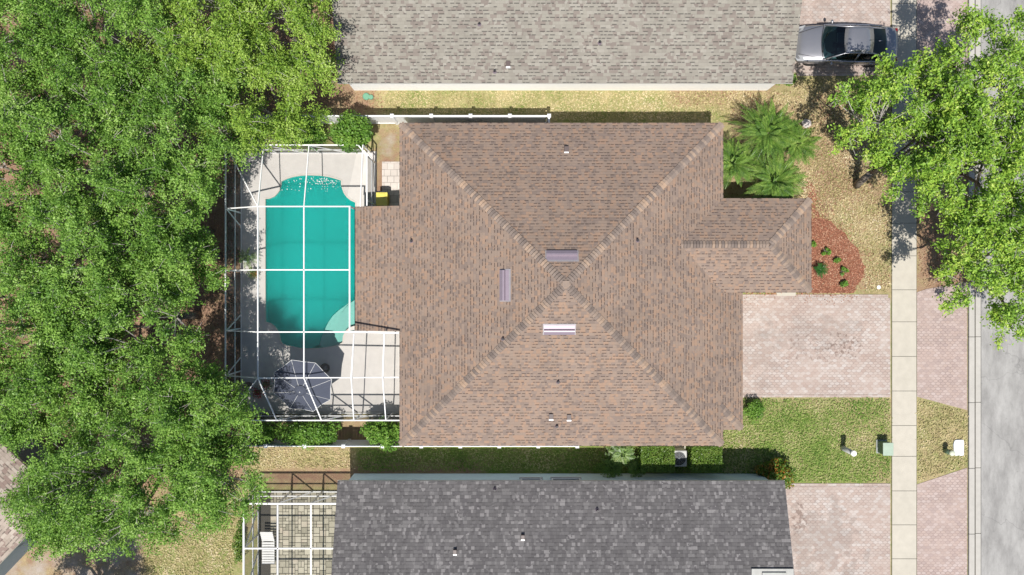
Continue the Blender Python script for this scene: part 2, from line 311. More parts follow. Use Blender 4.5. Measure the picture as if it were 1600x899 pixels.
# ------------------------------------------------------------------ mesh helpers
class MB:
    def __init__(s): s.v = []; s.f = []; s.uv = []; s.has = False
    def face(s, pts, uv=None):
        i = len(s.v); s.v += [tuple(p) for p in pts]; s.f.append(tuple(range(i, i+len(pts))))
        s.uv.append(uv); s.has = s.has or uv is not None
    def quadv(s, vs, fs):
        i = len(s.v); s.v += [tuple(p) for p in vs]
        for f in fs: s.f.append(tuple(i+k for k in f)); s.uv.append(None)
    def box(s, x0, x1, y0, y1, z0, z1):
        s.quadv([(x0, y0, z0), (x1, y0, z0), (x1, y1, z0), (x0, y1, z0), (x0, y0, z1), (x1, y0, z1), (x1, y1, z1), (x0, y1, z1)],
                [(0, 3, 2, 1), (4, 5, 6, 7), (0, 1, 5, 4), (1, 2, 6, 5), (2, 3, 7, 6), (3, 0, 4, 7)])
    def bar(s, a, b, w, h=None, up=(0, 0, 1)):
        a = Vector(a); b = Vector(b); h = h or w; d = (b-a).normalized(); up = Vector(up)
        if abs(d.dot(up)) > .98: up = Vector((1, 0, 0))
        x = d.cross(up).normalized()*(w/2); y = x.cross(d).normalized()*(h/2)
        s.quadv([a-x-y, a+x-y, a+x+y, a-x+y, b-x-y, b+x-y, b+x+y, b-x+y],
                [(0, 3, 2, 1), (4, 5, 6, 7), (0, 1, 5, 4), (1, 2, 6, 5), (2, 3, 7, 6), (3, 0, 4, 7)])
    def tube(s, pts, rad, n=8, cap=True):
        pts = [Vector(p) for p in pts]; rings = []
        if isinstance(rad, (int, float)): rad = [rad]*len(pts)
        base = len(s.v); ref = None
        for i, p in enumerate(pts):
            d = (pts[min(i+1, len(pts)-1)]-pts[max(i-1, 0)]).normalized()
            if ref is None or abs(ref.dot(d)) > .95: ref = Vector((0, 0, 1)) if abs(d.z) < .9 else Vector((1, 0, 0))
            x = d.cross(ref).normalized(); y = x.cross(d).normalized(); ref = -y if False else ref
            for k in range(n):
                a = 2*math.pi*k/n; s.v.append(tuple(p+(x*math.cos(a)+y*math.sin(a))*rad[i]))
        for i in range(len(pts)-1):
            for k in range(n):
                a = base+i*n+k; b = base+i*n+(k+1) % n
                s.f.append((a, b, b+n, a+n)); s.uv.append(None)
        if cap:
            s.f.append(tuple(base+k for k in range(n))[::-1]); s.uv.append(None)
            s.f.append(tuple(base+(len(pts)-1)*n+k for k in range(n))); s.uv.append(None)
    def lathe(s, prof, c=(0, 0), n=20, cap=True):
        base = len(s.v)
        for r, z in prof:
            for k in range(n):
                a = 2*math.pi*k/n; s.v.append((c[0]+r*math.cos(a), c[1]+r*math.sin(a), z))
        for i in range(len(prof)-1):
            for k in range(n):
                a = base+i*n+k; b = base+i*n+(k+1) % n; s.f.append((a, b, b+n, a+n)); s.uv.append(None)
        if cap:
            s.f.append(tuple(base+k for k in range(n))[::-1]); s.uv.append(None)
            s.f.append(tuple(base+(len(prof)-1)*n+k for k in range(n))); s.uv.append(None)
    def prism(s, poly, z0, z1):
        n = len(poly); area = sum(poly[i][0]*poly[(i+1) % n][1]-poly[(i+1) % n][0]*poly[i][1] for i in range(n))
        if area < 0: poly = poly[::-1]
        s.quadv([(x, y, z0) for x, y in poly]+[(x, y, z1) for x, y in poly],
                [tuple(range(n))[::-1], tuple(range(n, 2*n))]+[(i, (i+1) % n, n+(i+1) % n, n+i) for i in range(n)])
    def build(s, name, mat, parent=None, world=True, smooth=False, bevel=0):
        me = bpy.data.meshes.new(name); off = Vector((0, 0, 0))
        if parent and world:
            q = parent
            while q: off += q.location; q = q.parent
        me.from_pydata([tuple(Vector(p)-off) for p in s.v], [], s.f)
        if s.has:
            ul = me.uv_layers.new(name='UVMap'); k = 0
            for f, uv in zip(s.f, s.uv):
                for j in range(len(f)):
                    ul.data[k].uv = uv[j] if uv else (0, 0); k += 1
        if smooth: me.polygons.foreach_set('use_smooth', [True]*len(me.polygons))
        me.materials.append(mat); o = bpy.data.objects.new(name, me); COL.objects.link(o)
        if parent: o.parent = parent
        if bevel:
            b = o.modifiers.new('bevel', 'BEVEL'); b.width = bevel; b.segments = 2; b.limit_method = 'ANGLE'
        me.update(); return o

def tag(o, label=None, cat=None, group=None, kind=None):
    if label: o['label'] = label
    if cat: o['category'] = cat
    if group: o['group'] = group
    if kind: o['kind'] = kind
    return o
def empty(name, loc, label, cat, group=None, rz=0):
    o = bpy.data.objects.new(name, None); COL.objects.link(o); o.location = loc; o.rotation_euler[2] = rz
    o.empty_display_size = .2
    return tag(o, label, cat, group)
def copy_tree(o, parent=None):
    c = o.copy(); COL.objects.link(c); c.parent = parent
    for ch in list(o.children): copy_tree(ch, c)
    return c
def structure(mb, name, mat, **k):
    o = mb.build(name, mat, **k); o['kind'] = 'structure'; return o
def sheet(name, polys, mat, z, thick=.06, kind='structure'):
    mb = MB()
    for p in polys: mb.prism(p, z-thick, z)
    o = mb.build(name, mat); o['kind'] = kind; return o
def npmesh(name, V, nper, mat, parent=None, loc=None):
    """V: (N*nper,3) array, consecutive nper verts make a face"""
    me = bpy.data.meshes.new(name); n = len(V)
    if loc is not None: V = V-np.array(loc)
    me.vertices.add(n); me.vertices.foreach_set('co', V.astype(np.float32).ravel())
    me.loops.add(n); me.loops.foreach_set('vertex_index', np.arange(n, dtype=np.int32))
    nf = n//nper; me.polygons.add(nf); me.polygons.foreach_set('loop_start', np.arange(0, n, nper, dtype=np.int32))
    me.materials.append(mat); me.update(calc_edges=True); me.validate()
    o = bpy.data.objects.new(name, me); COL.objects.link(o)
    if parent: o.parent = parent
    return o
def leaf_quads(rng, C, L, up=.8, aspect=.55, out=None):
    """C (N,3) centres -> rhombus leaves"""
    n = len(C); nr = rng.normal(size=(n, 3)); nr[:, 2] += up*1.6
    if out is not None: nr += out*.7
    nr /= np.linalg.norm(nr, axis=1)[:, None]
    t = rng.normal(size=(n, 3)); t -= (t*nr).sum(1)[:, None]*nr; t /= np.linalg.norm(t, axis=1)[:, None]
    b = np.cross(nr, t); l = (L*rng.uniform(.65, 1.35, n)/2)[:, None]
    V = np.empty((n, 4, 3)); V[:, 0] = C-t*l; V[:, 1] = C+b*l*aspect; V[:, 2] = C+t*l; V[:, 3] = C-b*l*aspect
    return V.reshape(-1, 3)

# ------------------------------------------------------------------ ground, paths, road
def in_poly(x, y, poly):
    r = np.zeros(x.shape, bool); n = len(poly)
    for i in range(n):
        x1, y1 = poly[i]; x2, y2 = poly[(i+1) % n]
        c = ((y1 > y) != (y2 > y)) & (x < (x2-x1)*(y-y1)/((y2-y1) or 1e-9)+x1); r ^= c
    return r
def G(*pts): return [P(px, py) for px, py in pts]
def R4(x0, y0, x1, y1): return G((x0, y0), (x1, y0), (x1, y1), (x0, y1))
def make_ground():
    xs = np.concatenate([[-400, -200, -90, -50], np.arange(-30, 32.01, .25), [45, 90, 200, 400]])
    ys = np.concatenate([[-400, -200, -90, -40], np.arange(-20, 20.01, .25), [40, 90, 200, 400]])
    X, Y = np.meshgrid(xs, ys); nx, ny = len(xs), len(ys)
    mk = np.zeros((ny, nx, 3)); mk[..., 0] = .45; mk[..., 1] = .0; mk[..., 2] = -1
    def zone(poly, g, m, s=-1):
        q = in_poly(X, Y, poly); mk[q] = (g, m, s)
    zone(G((-200, -200), (560, -200), (560, 150), (400, 200), (390, 400), (390, 690), (390, 740), (120, 850), (-200, 860)), .2, .95)
    zone(R4(525, 125, 620, 192), .1, .75)
    zone(R4(590, 135, 1260, 192), .45, -.1)
    zone(R4(1040, 125, 1220, 165), .2, .55)
    zone(R4(1230, 115, 1395, 460), .28, .22)
    zone(R4(1265, 140, 1335, 310), .15, .65)
    zone(R4(1268, 270, 1300, 460), .1, .8)
    zone(R4(1330, 250, 1392, 320), .1, .6)
    zone(R4(1130, 150, 1275, 310), .2, .4)
    zone(R4(1340, 430, 1392, 460), .3, .5)
    zone(R4(1430, 120, 1515, 470), .1, .8)
    zone(R4(1120, 620, 1392, 760), .82, .0)
    zone(R4(1310, 620, 1392, 700), .5, .2)
    zone(R4(1160, 618, 1392, 640), .4, .25)
    zone(R4(1345, 720, 1392, 760), .45, .3)
    zone(R4(1430, 620, 1515, 760), .35, .15)
    zone(R4(540, 690, 1200, 750), .95, .1)
    zone(R4(555, 722, 760, 750), .3, .8)
    zone(R4(370, 690, 558, 735), .3, .3)
    zone(R4(420, 732, 560, 760), .1, 1.0)
    zone(R4(380, 650, 630, 697), .3, .7)
    zone(R4(586, 190, 626, 255), .3, .6, -.0)
    zone(R4(586, 255, 626, 330), .0, 1.2)
    zone(G((-300, 700), (100, 740), (380, 790), (380, 1000), (-300, 1000)), .3, .35, -.1)
    zone(G((220, 860), (372, 800), (372, 1000), (220, 1000)), .6, .1)
    zone(R4(-50, 780, 230, 960), .1, .6, .35)
    # soften
    core = mk[4:-4, 4:-4].copy()
    for _ in range(3):
        pad = np.pad(core, ((1, 1), (1, 1), (0, 0)), 'edge')
        core = (pad[:-2, 1:-1]+pad[2:, 1:-1]+pad[1:-1, :-2]+pad[1:-1, 2:]+pad[1:-1, 1:-1]*2)/6
    mk[4:-4, 4:-4] = core
    V = np.stack([X, Y, np.zeros_like(X)], -1).reshape(-1, 3)
    # leave the pool hole open
    hole = in_poly(X, Y, POOL_HOLE)
    f = []
    for j in range(ny-1):
        for i in range(nx-1):
            if hole[j, i] and hole[j+1, i] and hole[j, i+1] and hole[j+1, i+1]: continue
            a = j*nx+i; f.append((a, a+1, a+nx+1, a+nx))
    me = bpy.data.meshes.new('ground'); me.from_pydata(V.tolist(), [], f)
    at = me.attributes.new('mask', 'FLOAT_VECTOR', 'POINT'); at.data.foreach_set('vector', mk.reshape(-1).astype(np.float32))
    me.materials.append(M['ground']); me.update()
    o = bpy.data.objects.new('ground', me); COL.objects.link(o); o['kind'] = 'structure'
POOL = G((414, 310), (421, 309), (428.5, 305.7), (433, 301), (436, 296.7), (438, 290), (438.7, 282.7), (448, 278), (458, 275), (470, 273), (483, 272.4), (500, 273), (514, 275), (525, 278), (534.6, 281.4), (535, 288), (536.5, 294), (539, 301), (543, 307), (549, 312), (557, 316),
         (557, 510), (548, 513), (541, 519), (538, 526), (537, 536), (531, 540), (522, 542.5), (504, 545.5), (480, 546.6), (470, 546), (459, 543.6), (448, 541.5), (441, 539), (437.5, 534), (436, 528), (434.5, 520), (429, 512), (423, 507), (414, 504))
POOL_HOLE = R4(418, 285, 550, 535)
POOL_HOLE = R4(405, 262, 566, 556)
make_ground()

# road, kerb, sidewalk, driveways
rx0 = P(1533, 0)[0]
sheet('road', [[(rx0, -60), (rx0+9.5, -60), (rx0+9.5, 60), (rx0, 60)]], M['road'], .008)
kb = MB(); ya = -60.0
k0, k1, k2 = P(1512, 0)[0], P(1522.4, 0)[0], P(1532.4, 0)[0]
L = 3.2
while ya < 60:
    kb.box(k0, k1-.05, ya+.008, ya+L-.008, -.05, .13); kb.box(k1+.05, k2, ya+.008, ya+L-.008, -.05, .02); ya += L
structure(kb, 'kerb', M['kerb'], bevel=.02)
sheet('gutter', [[(k0, -60), (rx0, -60), (rx0, 60), (k0, 60)]], M['joint'], .006, .05)
sw = MB(); sx0, sx1 = P(1393.5, 0)[0], P(1431.5, 0)[0]
jy = 449.5-508; ys_px = []
joints = [-150, -98, -46, 6, 58, 108, 160, 212, 248, 300, 349, 400, 453, 503, 557, 611, 665, 713, 767, 820, 873, 926, 980, 1034]
for a, b in zip(joints[:-1], joints[1:]):
    sw.box(sx0, sx1, P(0, b)[1]+.009, P(0, a)[1]-.009, -.05, .035)
structure(sw, 'sidewalk', M['concrete'], bevel=.008)
sheet('sidewalk_bed', [[(sx0-.02, -20), (sx1+.02, -20), (sx1+.02, 19), (sx0-.02, 19)]], M['joint'], .012, .05)
sheet('driveway', [R4(1150, 466, 1391, 616), R4(1219, 760, 1391, 1000), R4(1238, -200, 1391, 114)], M['drive'], .02)
sheet('driveway_border', [R4(1160, 460.5, 1387.5, 465.7), R4(1160, 616.4, 1391, 621), R4(1236, 755.5, 1391, 759.7), R4(1245, 114.3, 1391, 119)], M['soldier'], .024)
sheet('driveway_apron', [G((1432.5, 457), (1447, 452), (1511, 440), (1511, 641), (1432.5, 620)),
                         G((1432.5, 757), (1511, 731), (1511, 1000), (1432.5, 1000)),
                         G((1432.5, -200), (1511, -200), (1511, 140), (1432.5, 119))], M['apron'], .02)
sheet('walkway', [R4(1213, 452, 1243, 462.5)], M['concrete'], .04, .1)
sheet('side_path', [R4(597, 253, 632, 325)], M['side_paver'], .03)
# pool deck (ring of concrete around the pool opening), basin and water
def deck():
    import bmesh
    bm = bmesh.new()
    outer = G((376.5, 237), (588.5, 237), (588.5, 330), (640, 330), (640, 643.5), (376.5, 643.5))
    ov = [bm.verts.new((x, y, .05)) for x, y in outer]; pv = [bm.verts.new((x, y, .05)) for x, y in POOL]
    e = [bm.edges.new((ov[i], ov[(i+1) % len(ov)])) for i in range(len(ov))]+[bm.edges.new((pv[i], pv[(i+1) % len(pv)])) for i in range(len(pv))]
    bmesh.ops.triangle_fill(bm, use_beauty=True, edges=e)
    ext = bmesh.ops.extrude_face_region(bm, geom=list(bm.faces))
    bmesh.ops.translate(bm, verts=[v for v in ext['geom'] if isinstance(v, bmesh.types.BMVert)], vec=(0, 0, -.2))
    bmesh.ops.recalc_face_normals(bm, faces=bm.faces)
    me = bpy.data.meshes.new('pool_deck'); bm.to_mesh(me); me.materials.append(M['deck'])
    o = bpy.data.objects.new('pool_deck', me); COL.objects.link(o); o['kind'] = 'structure'
deck()
def offset(poly, d):
    n = len(poly); out = []
    ar = sum(poly[i][0]*poly[(i+1) % n][1]-poly[(i+1) % n][0]*poly[i][1] for i in range(n)); sg = 1 if ar > 0 else -1
    for i in range(n):
        a = Vector(poly[i-1]); b = Vector(poly[i]); c = Vector(poly[(i+1) % n])
        t1 = (b-a).normalized(); t2 = (c-b).normalized(); m = Vector(((t1+t2).y, -(t1+t2).x)).normalized()*sg
        out.append((b.x+m.x*d, b.y+m.y*d))
    return out
cp = MB(); po = offset(POOL, .01); pi_ = offset(POOL, -.06); n = len(POOL)
for i in range(n):
    j = (i+1) % n
    q = [po[i], po[j], pi_[j], pi_[i]]; cp.prism(q, -.06, .068)
structure(cp, 'pool_coping', M['coping'])
bs = MB()
for i in range(n):
    a = POOL[i]; b = POOL[(i+1) % n]; bs.face([(a[0], a[1], -1.5), (b[0], b[1], -1.5), (b[0], b[1], 0), (a[0], a[1], 0)])
bs.face([(x, y, -1.45) for x, y in POOL])
structure(bs, 'pool_basin', M['plaster'])
SH = G((557, 466), (543, 474), (528, 485), (518, 494), (511, 504), (506, 514), (501, 526), (497, 540))
st = SH+G((504, 545), (522, 542), (531, 539.5), (536.5, 536), (537.5, 526), (540.5, 519), (548, 513.2), (557, 510.2))
sh = MB(); sh.prism(st, -1.4, -.3); sh.prism(SH[:1]+G((549, 472), (540, 480), (532, 490), (527, 502), (524, 514), (522, 526), (521, 541), (531, 539.5), (536.5, 536), (537.5, 526), (540.5, 519), (548, 513.2), (557, 510.2)), -1.4, -.16)
structure(sh, 'pool_steps', M['shelf'])
ws = MB(); ws.face([(x, y, -.072) for x, y in st]); structure(ws, 'shallow_water', M['clearwater'])
k1_ = [i for i, p in enumerate(POOL) if abs(p[1]-P(0, 510)[1]) < 1e-6][0]
deep = POOL[:k1_]+SH+POOL[k1_+6:] if False else POOL[:k1_]+SH+[p for p in POOL[k1_+1:] if p[0] < P(500, 0)[0]]
wm = MB(); wm.prism(offset(deep, -.004), -1.35, -.075)
structure(wm, 'pool_water', M['water'])
def dist_scatter(rng, n, poly):
    xs = [p[0] for p in poly]; ys = [p[1] for p in poly]; out = np.empty((0, 2))
    while len(out) < n:
        q = np.stack([rng.uniform(min(xs), max(xs), n), rng.uniform(min(ys), max(ys), n)], 1)
        out = np.vstack([out, q[in_poly(q[:, 0], q[:, 1], poly)]])
    return out[:n]
rng = np.random.default_rng(3)
fo = dist_scatter(rng, 60, G((440, 276), (536, 276), (536, 300), (440, 300))); c1 = np.array(P(508, 283)); fo = np.vstack([fo, c1+rng.normal(size=(90, 2))*[.5, .16]])
fo = fo[in_poly(fo[:, 0], fo[:, 1], offset(POOL, -.1))]
o = npmesh('floating_debris', leaf_quads(rng, np.c_[fo, np.full(len(fo), -.055)], .05, 6, .8), 4, M['lead']); tag(o, 'white specks floating on the pool water', 'debris', kind='stuff')

# ------------------------------------------------------------------ scatter: grass, mulch chips, fallen leaves
def tufts(name, polys, dens, mat, L, label, up=1.2, z=.03, aspect=.35, cat='grass', jit=.06):
    A = []
    for poly in polys:
        ar = abs(sum(poly[i][0]*poly[(i+1) % len(poly)][1]-poly[(i+1) % len(poly)][0]*poly[i][1] for i in range(len(poly))))/2
        A.append(dist_scatter(rng, int(ar*dens), poly))
    A = np.vstack(A); A = A+rng.normal(size=A.shape)*jit*(rng.uniform(size=(len(A), 1)) < .45); C = np.c_[A, z+rng.uniform(0, L*.4, len(A))]
    o = npmesh(name, leaf_quads(rng, C, L, up, aspect), 4, mat); tag(o, label, cat, kind='stuff'); return o
LAWN_S = [R4(1130, 624, 1390, 753), R4(560, 701, 1130, 735)]
LAWN_N = [R4(600, 143, 1235, 188), R4(1240, 124, 1390, 340), G((1275, 340), (1390, 340), (1390, 456), (1352, 456), (1350, 400), (1310, 350))]
VERGE = [G((1434, 624), (1510, 644), (1510, 728), (1434, 753)), R4(380, 703, 556, 732), R4(225, 790, 366, 905)]
tufts('green_grass', LAWN_S, 420, M['grass'], .11, 'green lawn grass beside the main driveway and down the south side')
tufts('dry_grass', LAWN_N, 320, M['straw'], .1, 'straw coloured dry lawn along the north side and front yard')
tufts('patchy_grass', VERGE, 300, M['straw'], .1, 'patchy browning grass of the verge and rear strips')
BED = G((1262, 285), (1270, 288), (1276, 305), (1274, 325), (1284, 342), (1297, 344), (1306, 356), (1320, 364), (1327, 378), (1340, 388), (1344, 404), (1351, 418), (1347, 436), (1338, 446), (1334, 458), (1262, 458))
sheet('mulch_bed', [BED], M['mulch'], .03, .05)
tufts('mulch_chips', [BED, R4(1163, 457, 1212, 460.5), R4(1244, 457, 1262, 460.5)], 700, M['chips'], .08, 'red wood mulch chips in the front planting bed', 1.5, .035, .35, 'mulch', .3)
tufts('leaf_litter', [G((0, 0), (520, 0), (520, 150), (385, 230), (370, 640), (400, 740), (100, 840), (40, 840), (40, 700), (-60, 680), (-60, 0))], 45, M['litter'], .08, 'brown fallen leaves covering the ground under the back trees', 1.5, .015, .6, 'leaf litter')
tufts('fallen_leaves', [R4(535, 143, 600, 185), R4(1268, 150, 1340, 330), R4(1434, 330, 1510, 450), R4(1050, 143, 1235, 165), R4(1140, 170, 1270, 305), R4(1262, 280, 1390, 456)], 85, M['litter'], .08, 'reddish fallen leaves scattered over the front and side lawns', 1.5, .02, .6, 'leaf litter')

# ------------------------------------------------------------------ roofs and houses
def roof_uv(pts, e, ref, slope):
    # e = eave direction unit, up-slope distance measured from ref eave point
    e = Vector((e[0], e[1], 0)); up = Vector((-e.y, e.x, 0)); k = math.sqrt(1+slope*slope)
    return [((Vector(p)-Vector(ref)).dot(e), (Vector(p)-Vector(ref)).dot(up)*k) for p in pts]
SHADE_RUNS = []
def cap_shade(parent):  # dark strip between caps, painted for their shadow lines and dark granules
    mb = MB()
    for a, b, s1, s2, n1, n2, m, w in SHADE_RUNS:
        mb.quadv([a+s1*w+n1*.006, a+m*.007, a+s2*w+n2*.006, b+s1*w+n1*.006, b+m*.007, b+s2*w+n2*.006], [(0, 1, 4, 3), (1, 2, 5, 4)])
    SHADE_RUNS.clear(); mb.build('cap_shade_strip', M['cap_shade'], parent)
def caps(mb, a, b, nrm1, nrm2, w=.16, step=.14, t=.028):
    """overlapping bent cap shingles running up from a to b"""
    cm_ = MB(); mb.append(cm_)
    a = Vector(a); b = Vector(b); d = (b-a).normalized(); n = int((b-a).length/step)
    n1 = Vector(nrm1).normalized(); n2 = Vector(nrm2).normalized()
    s1 = (d.cross(n1)).normalized(); s2 = (d.cross(n2)).normalized()
    m = (n1+n2).normalized()
    if s1.dot(n2) > 0: s1 = -s1
    if s2.dot(n1) > 0: s2 = -s2
    SHADE_RUNS.append((a+d*.1, b, s1, s2, n1, n2, m, w*.97))
    for i in range(n):
        p = a+d*(step*i+.1); q = a+d*(step*(i+.78)+.1)
        hi = t*1.9; lo = t*.3; ww = w*random.uniform(.94, 1.06)
        A = [p+s1*ww+n1*hi, p+m*hi*1.15, p+s2*ww+n2*hi, q+s2*ww+n2*lo, q+m*lo*1.15, q+s1*ww+n1*lo,
             p+s1*ww+n1*.001, p+m*.001, p+s2*ww+n2*.001]
        cm_.quadv(A, [(0, 1, 4, 5), (1, 2, 3, 4), (0, 6, 7, 1), (1, 7, 8, 2), (5, 6, 0), (2, 8, 3)])
def wall_box(mb, x0, x1, y0, y1, z, t=.2):
    mb.box(x0, x1, y0, y0+t, 0, z); mb.box(x0, x1, y1-t, y1, 0, z); mb.box(x0, x0+t, y0+t, y1-t, 0, z); mb.box(x1-t, x1, y0+t, y1-t, 0, z)
def window(parent, c, w, h, ax, mat=None):
    """ax: outward normal 'x+','x-','y+','y-' ; c = (x,y,z centre) on the wall face"""
    s = 1 if ax[1] == '+' else -1; f = MB(); g = MB(); sl_ = MB()
    def bx(mb, a0, a1, z0, z1, d0, d1):
        d0, d1 = sorted((d0*s, d1*s))
        if ax[0] == 'y': mb.box(c[0]+a0, c[0]+a1, c[1]+d0, c[1]+d1, c[2]+z0, c[2]+z1)
        else: mb.box(c[0]+d0, c[0]+d1, c[1]+a0, c[1]+a1, c[2]+z0, c[2]+z1)
    b = .06
    bx(f, -w/2, w/2, h/2-b, h/2, 0, .05); bx(f, -w/2, w/2, -h/2, -h/2+b, 0, .05)
    bx(f, -w/2, -w/2+b, -h/2+b, h/2-b, 0, .05); bx(f, w/2-b, w/2, -h/2+b, h/2-b, 0, .05); bx(f, -w/2+b, w/2-b, -.02, .02, 0, .035)
    bx(g, -w/2+b, w/2-b, -h/2+b, h/2-b, .003, .015); bx(sl_, -w/2-.06, w/2+.06, -h/2-.08, -h/2-.003, 0, .11)
    fo_ = f.build('window', M['white_metal'], parent); g.build('pane', M['glass'], fo_); sl_.build('sill', M['fascia'], fo_)

SL = .416
# --- main house
xl, xr, yt, yb, he = -5.13, 9.63, 7.51, -7.22, 2.6
ax_, ay_ = (xl+xr)/2, (yt+yb)/2; rise = SL*(xr-xl)/2; AP = (ax_, ay_, he+rise)
house = empty('house', (ax_, ay_, 0), 'house with brown hip shingle roof, pool cage behind it and pink driveway in front', 'house')
rf = MB(); dc = .05
# front plane (faces +x) with the garage bump-out coplanar
gx = 10.64; gz = he-SL*(gx-xr); gy0 = P(0, 672, gz)[1]; gy1 = P(0, 456, he)[1]
wx1 = 13.65; wy1 = P(0, 310, he)[1]; wy0 = P(0, 457.5, he)[1]; wyc = (wy0+wy1)/2; wr = SL*(wy1-wy0)/2; wz = he+wr; wrx1 = wx1-(wy1-wy0)/2
wrx0 = xr-wr/SL
def F(pts, e, ref): rf.face(pts, roof_uv(pts, e, ref, SL))
fc = (xr, yb, he)
gjy = gy0+(gx-xr)
pts = [(xr, yb, he), (xr, gjy, he), (gx, gy0, gz), (gx, gy1, gz), (xr, gy1, he), (wrx0, wyc, wz), (xr, wy1, he), (xr, yt, he), AP]
# split into triangles that stay planar
F([(xr, yb, he), (xr, gjy, he), (wrx0, wyc, wz), AP], (0, 1), fc)
F([(xr, gjy, he), (gx, gy0, gz), (gx, gy1, gz), (xr, gy1, he)], (0, 1), fc)
F([(xr, gjy, he), (xr, gy1, he), (wrx0, wyc, wz)], (0, 1), fc)
F([(xr, wy1, he), (xr, yt, he), AP, (wrx0, wyc, wz)], (0, 1), fc)
F([(xr-.9, gy0, gz), (gx, gy0, gz), (xr, gjy, he), (xr-.9, gjy, he)], (1, 0), (0, gy0, gz))
F([(xl, yb, he), (xr, yb, he), AP], (1, 0), (0, yb, he))
F([(xr, yt, he), (xl, yt, he), AP], (-1, 0), (0, yt, he))
F([(xl, yt, he), (xl, yb, he), AP], (0, -1), (xl, 0, he))
# entry wing
F([(xr, wy0, he), (wx1, wy0, he), (wrx1, wyc, wz), (wrx0, wyc, wz)], (1, 0), (0, wy0, he))
F([(wx1, wy1, he), (xr, wy1, he), (wrx0, wyc, wz), (wrx1, wyc, wz)], (-1, 0), (0, wy1, he))
F([(wx1, wy0, he), (wx1, wy1, he), (wrx1, wyc, wz)], (0, 1), (wx1, 0, he))
# lanai wing, shallower
lz = he-.36; lx = P(554, 0, lz)[0]; ly1 = P(0, 323, lz)[1]; ly0 = P(0, 517, lz)[1]
pts = [(lx, ly1, lz), (lx, ly0, lz), (xl, ly0, he), (xl, ly1, he)]; rf.face(pts, roof_uv(pts, (0, -1), (xl, 0, he), .17))
roof = rf.build('roof', M['roof_brown'], house)
so_ = MB()       # soffit + fascia
def fascia(mb, a, b, z, h=.16, t=.03, n=(0, 1)):
    x0, x1 = sorted((a[0], b[0])); y0, y1 = sorted((a[1], b[1]))
    if n[0]: mb.box(min(x0, x0-n[0]*t), max(x0, x0-n[0]*t), y0, y1, z-h, z-.006)
    else: mb.box(x0, x1, min(y0, y0-n[1]*t), max(y0, y0-n[1]*t), z-h, z-.006)
for a, b, z, nn in [((xl+.03, yb), (xr-.03, yb), he, (0, -1)), ((xl+.03, yt), (xr-.03, yt), he, (0, 1)), ((xl, ly1), (xl, yt), he, (-1, 0)), ((xl, yb), (xl, ly0), he, (-1, 0)),
                    ((xr, wy1), (xr, yt), he, (1, 0)), ((xr, yb), (xr, gy0), he, (1, 0)), ((gx, gy0), (gx, gy1), gz, (1, 0)), ((xr, gy0), (gx-.03, gy0), gz, (0, -1)),
                    ((wx1, wy0), (wx1, wy1), he, (1, 0)), ((xr, wy1), (wx1-.03, wy1), he, (0, 1)), ((gx, wy0), (wx1-.03, wy0), he, (0, -1)),
                    ((lx, ly0), (lx, ly1), lz, (-1, 0)), ((lx+.03, ly0), (xl, ly0), lz, (0, -1)), ((lx+.03, ly1), (xl, ly1), lz, (0, 1))]:
    fascia(so_, a, b, z, n=nn)
so_.build('fascia', M['fascia'], roof)
sf = MB()
sf.box(xl+.03, xr-.03, yb+.03, yt-.03, he-.18, he-.162); sf.box(xr-.03, wx1-.03, wy0+.03, wy1-.03, he-.178, he-.16); sf.box(xr-.03, gx-.03, gy0+.03, wy0+.02, gz-.18, gz-.162); sf.box(lx+.03, xl+.03, ly0+.03, ly1-.03, lz-.18, lz-.162)
sf.build('soffit', M['wall_white'], roof)
wl = MB()
wall_box(wl, xl+.4, xr-.4, yb+.42, yt-.42, he-.17); wl.box(xr-.4, wx1-.5, wy0+.4, wy0+.6, 0, he-.17); wl.box(xr-.4, wx1-.5, wy1-.6, wy1-.4, 0, he-.17); wl.box(wx1-.7, wx1-.5, wy0+.6, wy1-.6, 0, he-.17)
wl.box(gx-.6, gx-.4, gy0+.4, wy0+.4, 0, gz-.16); wl.box(xr-.4, gx-.6, gy0+.4, gy0+.6, 0, gz-.16)
for yy in (ly0+.25, ly1-.45): wl.box(lx+.25, lx+.45, yy, yy+.2, 0, lz-.17)
wl.build('wall', M['wall_cream'], house)
gd = MB(); gd.box(gx-.4, gx-.36, gy0+.9, wy0-.2, .03, 2.0)
for k in range(1, 4): gd.box(gx-.36, gx-.345, gy0+.95, wy0-.25, k*.5-.02, k*.5)
gd.build('garage_door', M['white_metal'], house)
window(house, (wx1-.5, wyc, 1.35), 1.6, 1.3, 'x+'); window(house, (3, yt-.42, 1.45), 1.0, 1.1, 'y+'); window(house, (-2, yt-.42, 1.45), 1.2, 1.1, 'y+')
window(house, (1.5, yb+.42, 1.45), 1.2, 1.1, 'y-'); window(house, (xl+.4, 5.4, 1.4), 1.4, 1.2, 'x-')
sd = MB(); sd.box(xl+.36, xl+.4, -1.6, 1.8, .06, 2.1); sd.build('sliding_door', M['glass'], house)
cb = []; N = {'xp': (SL, 0, 1), 'xm': (-SL, 0, 1), 'yp': (0, SL, 1), 'ym': (0, -SL, 1)}
caps(cb, (xl, yt, he), AP, N['xm'], N['yp']); caps(cb, (xr, yt, he), AP, N['xp'], N['yp']); caps(cb, (xl, yb, he), AP, N['xm'], N['ym']); caps(cb, (xr, yb, he), AP, N['xp'], N['ym'])
caps(cb, (gx, gy0, gz), (xr-.15, gjy+.15, he+.06), N['xp'], N['ym'])
caps(cb, (wx1, wy0, he), (wrx1, wyc, wz), N['xp'], N['ym']); caps(cb, (wx1, wy1, he), (wrx1, wyc, wz), N['xp'], N['yp']); caps(cb, (wrx1, wyc, wz), (wrx0, wyc, wz), N['yp'], N['ym'])
for q in cb: q.build('ridge_cap', M['cap_brown'], roof)
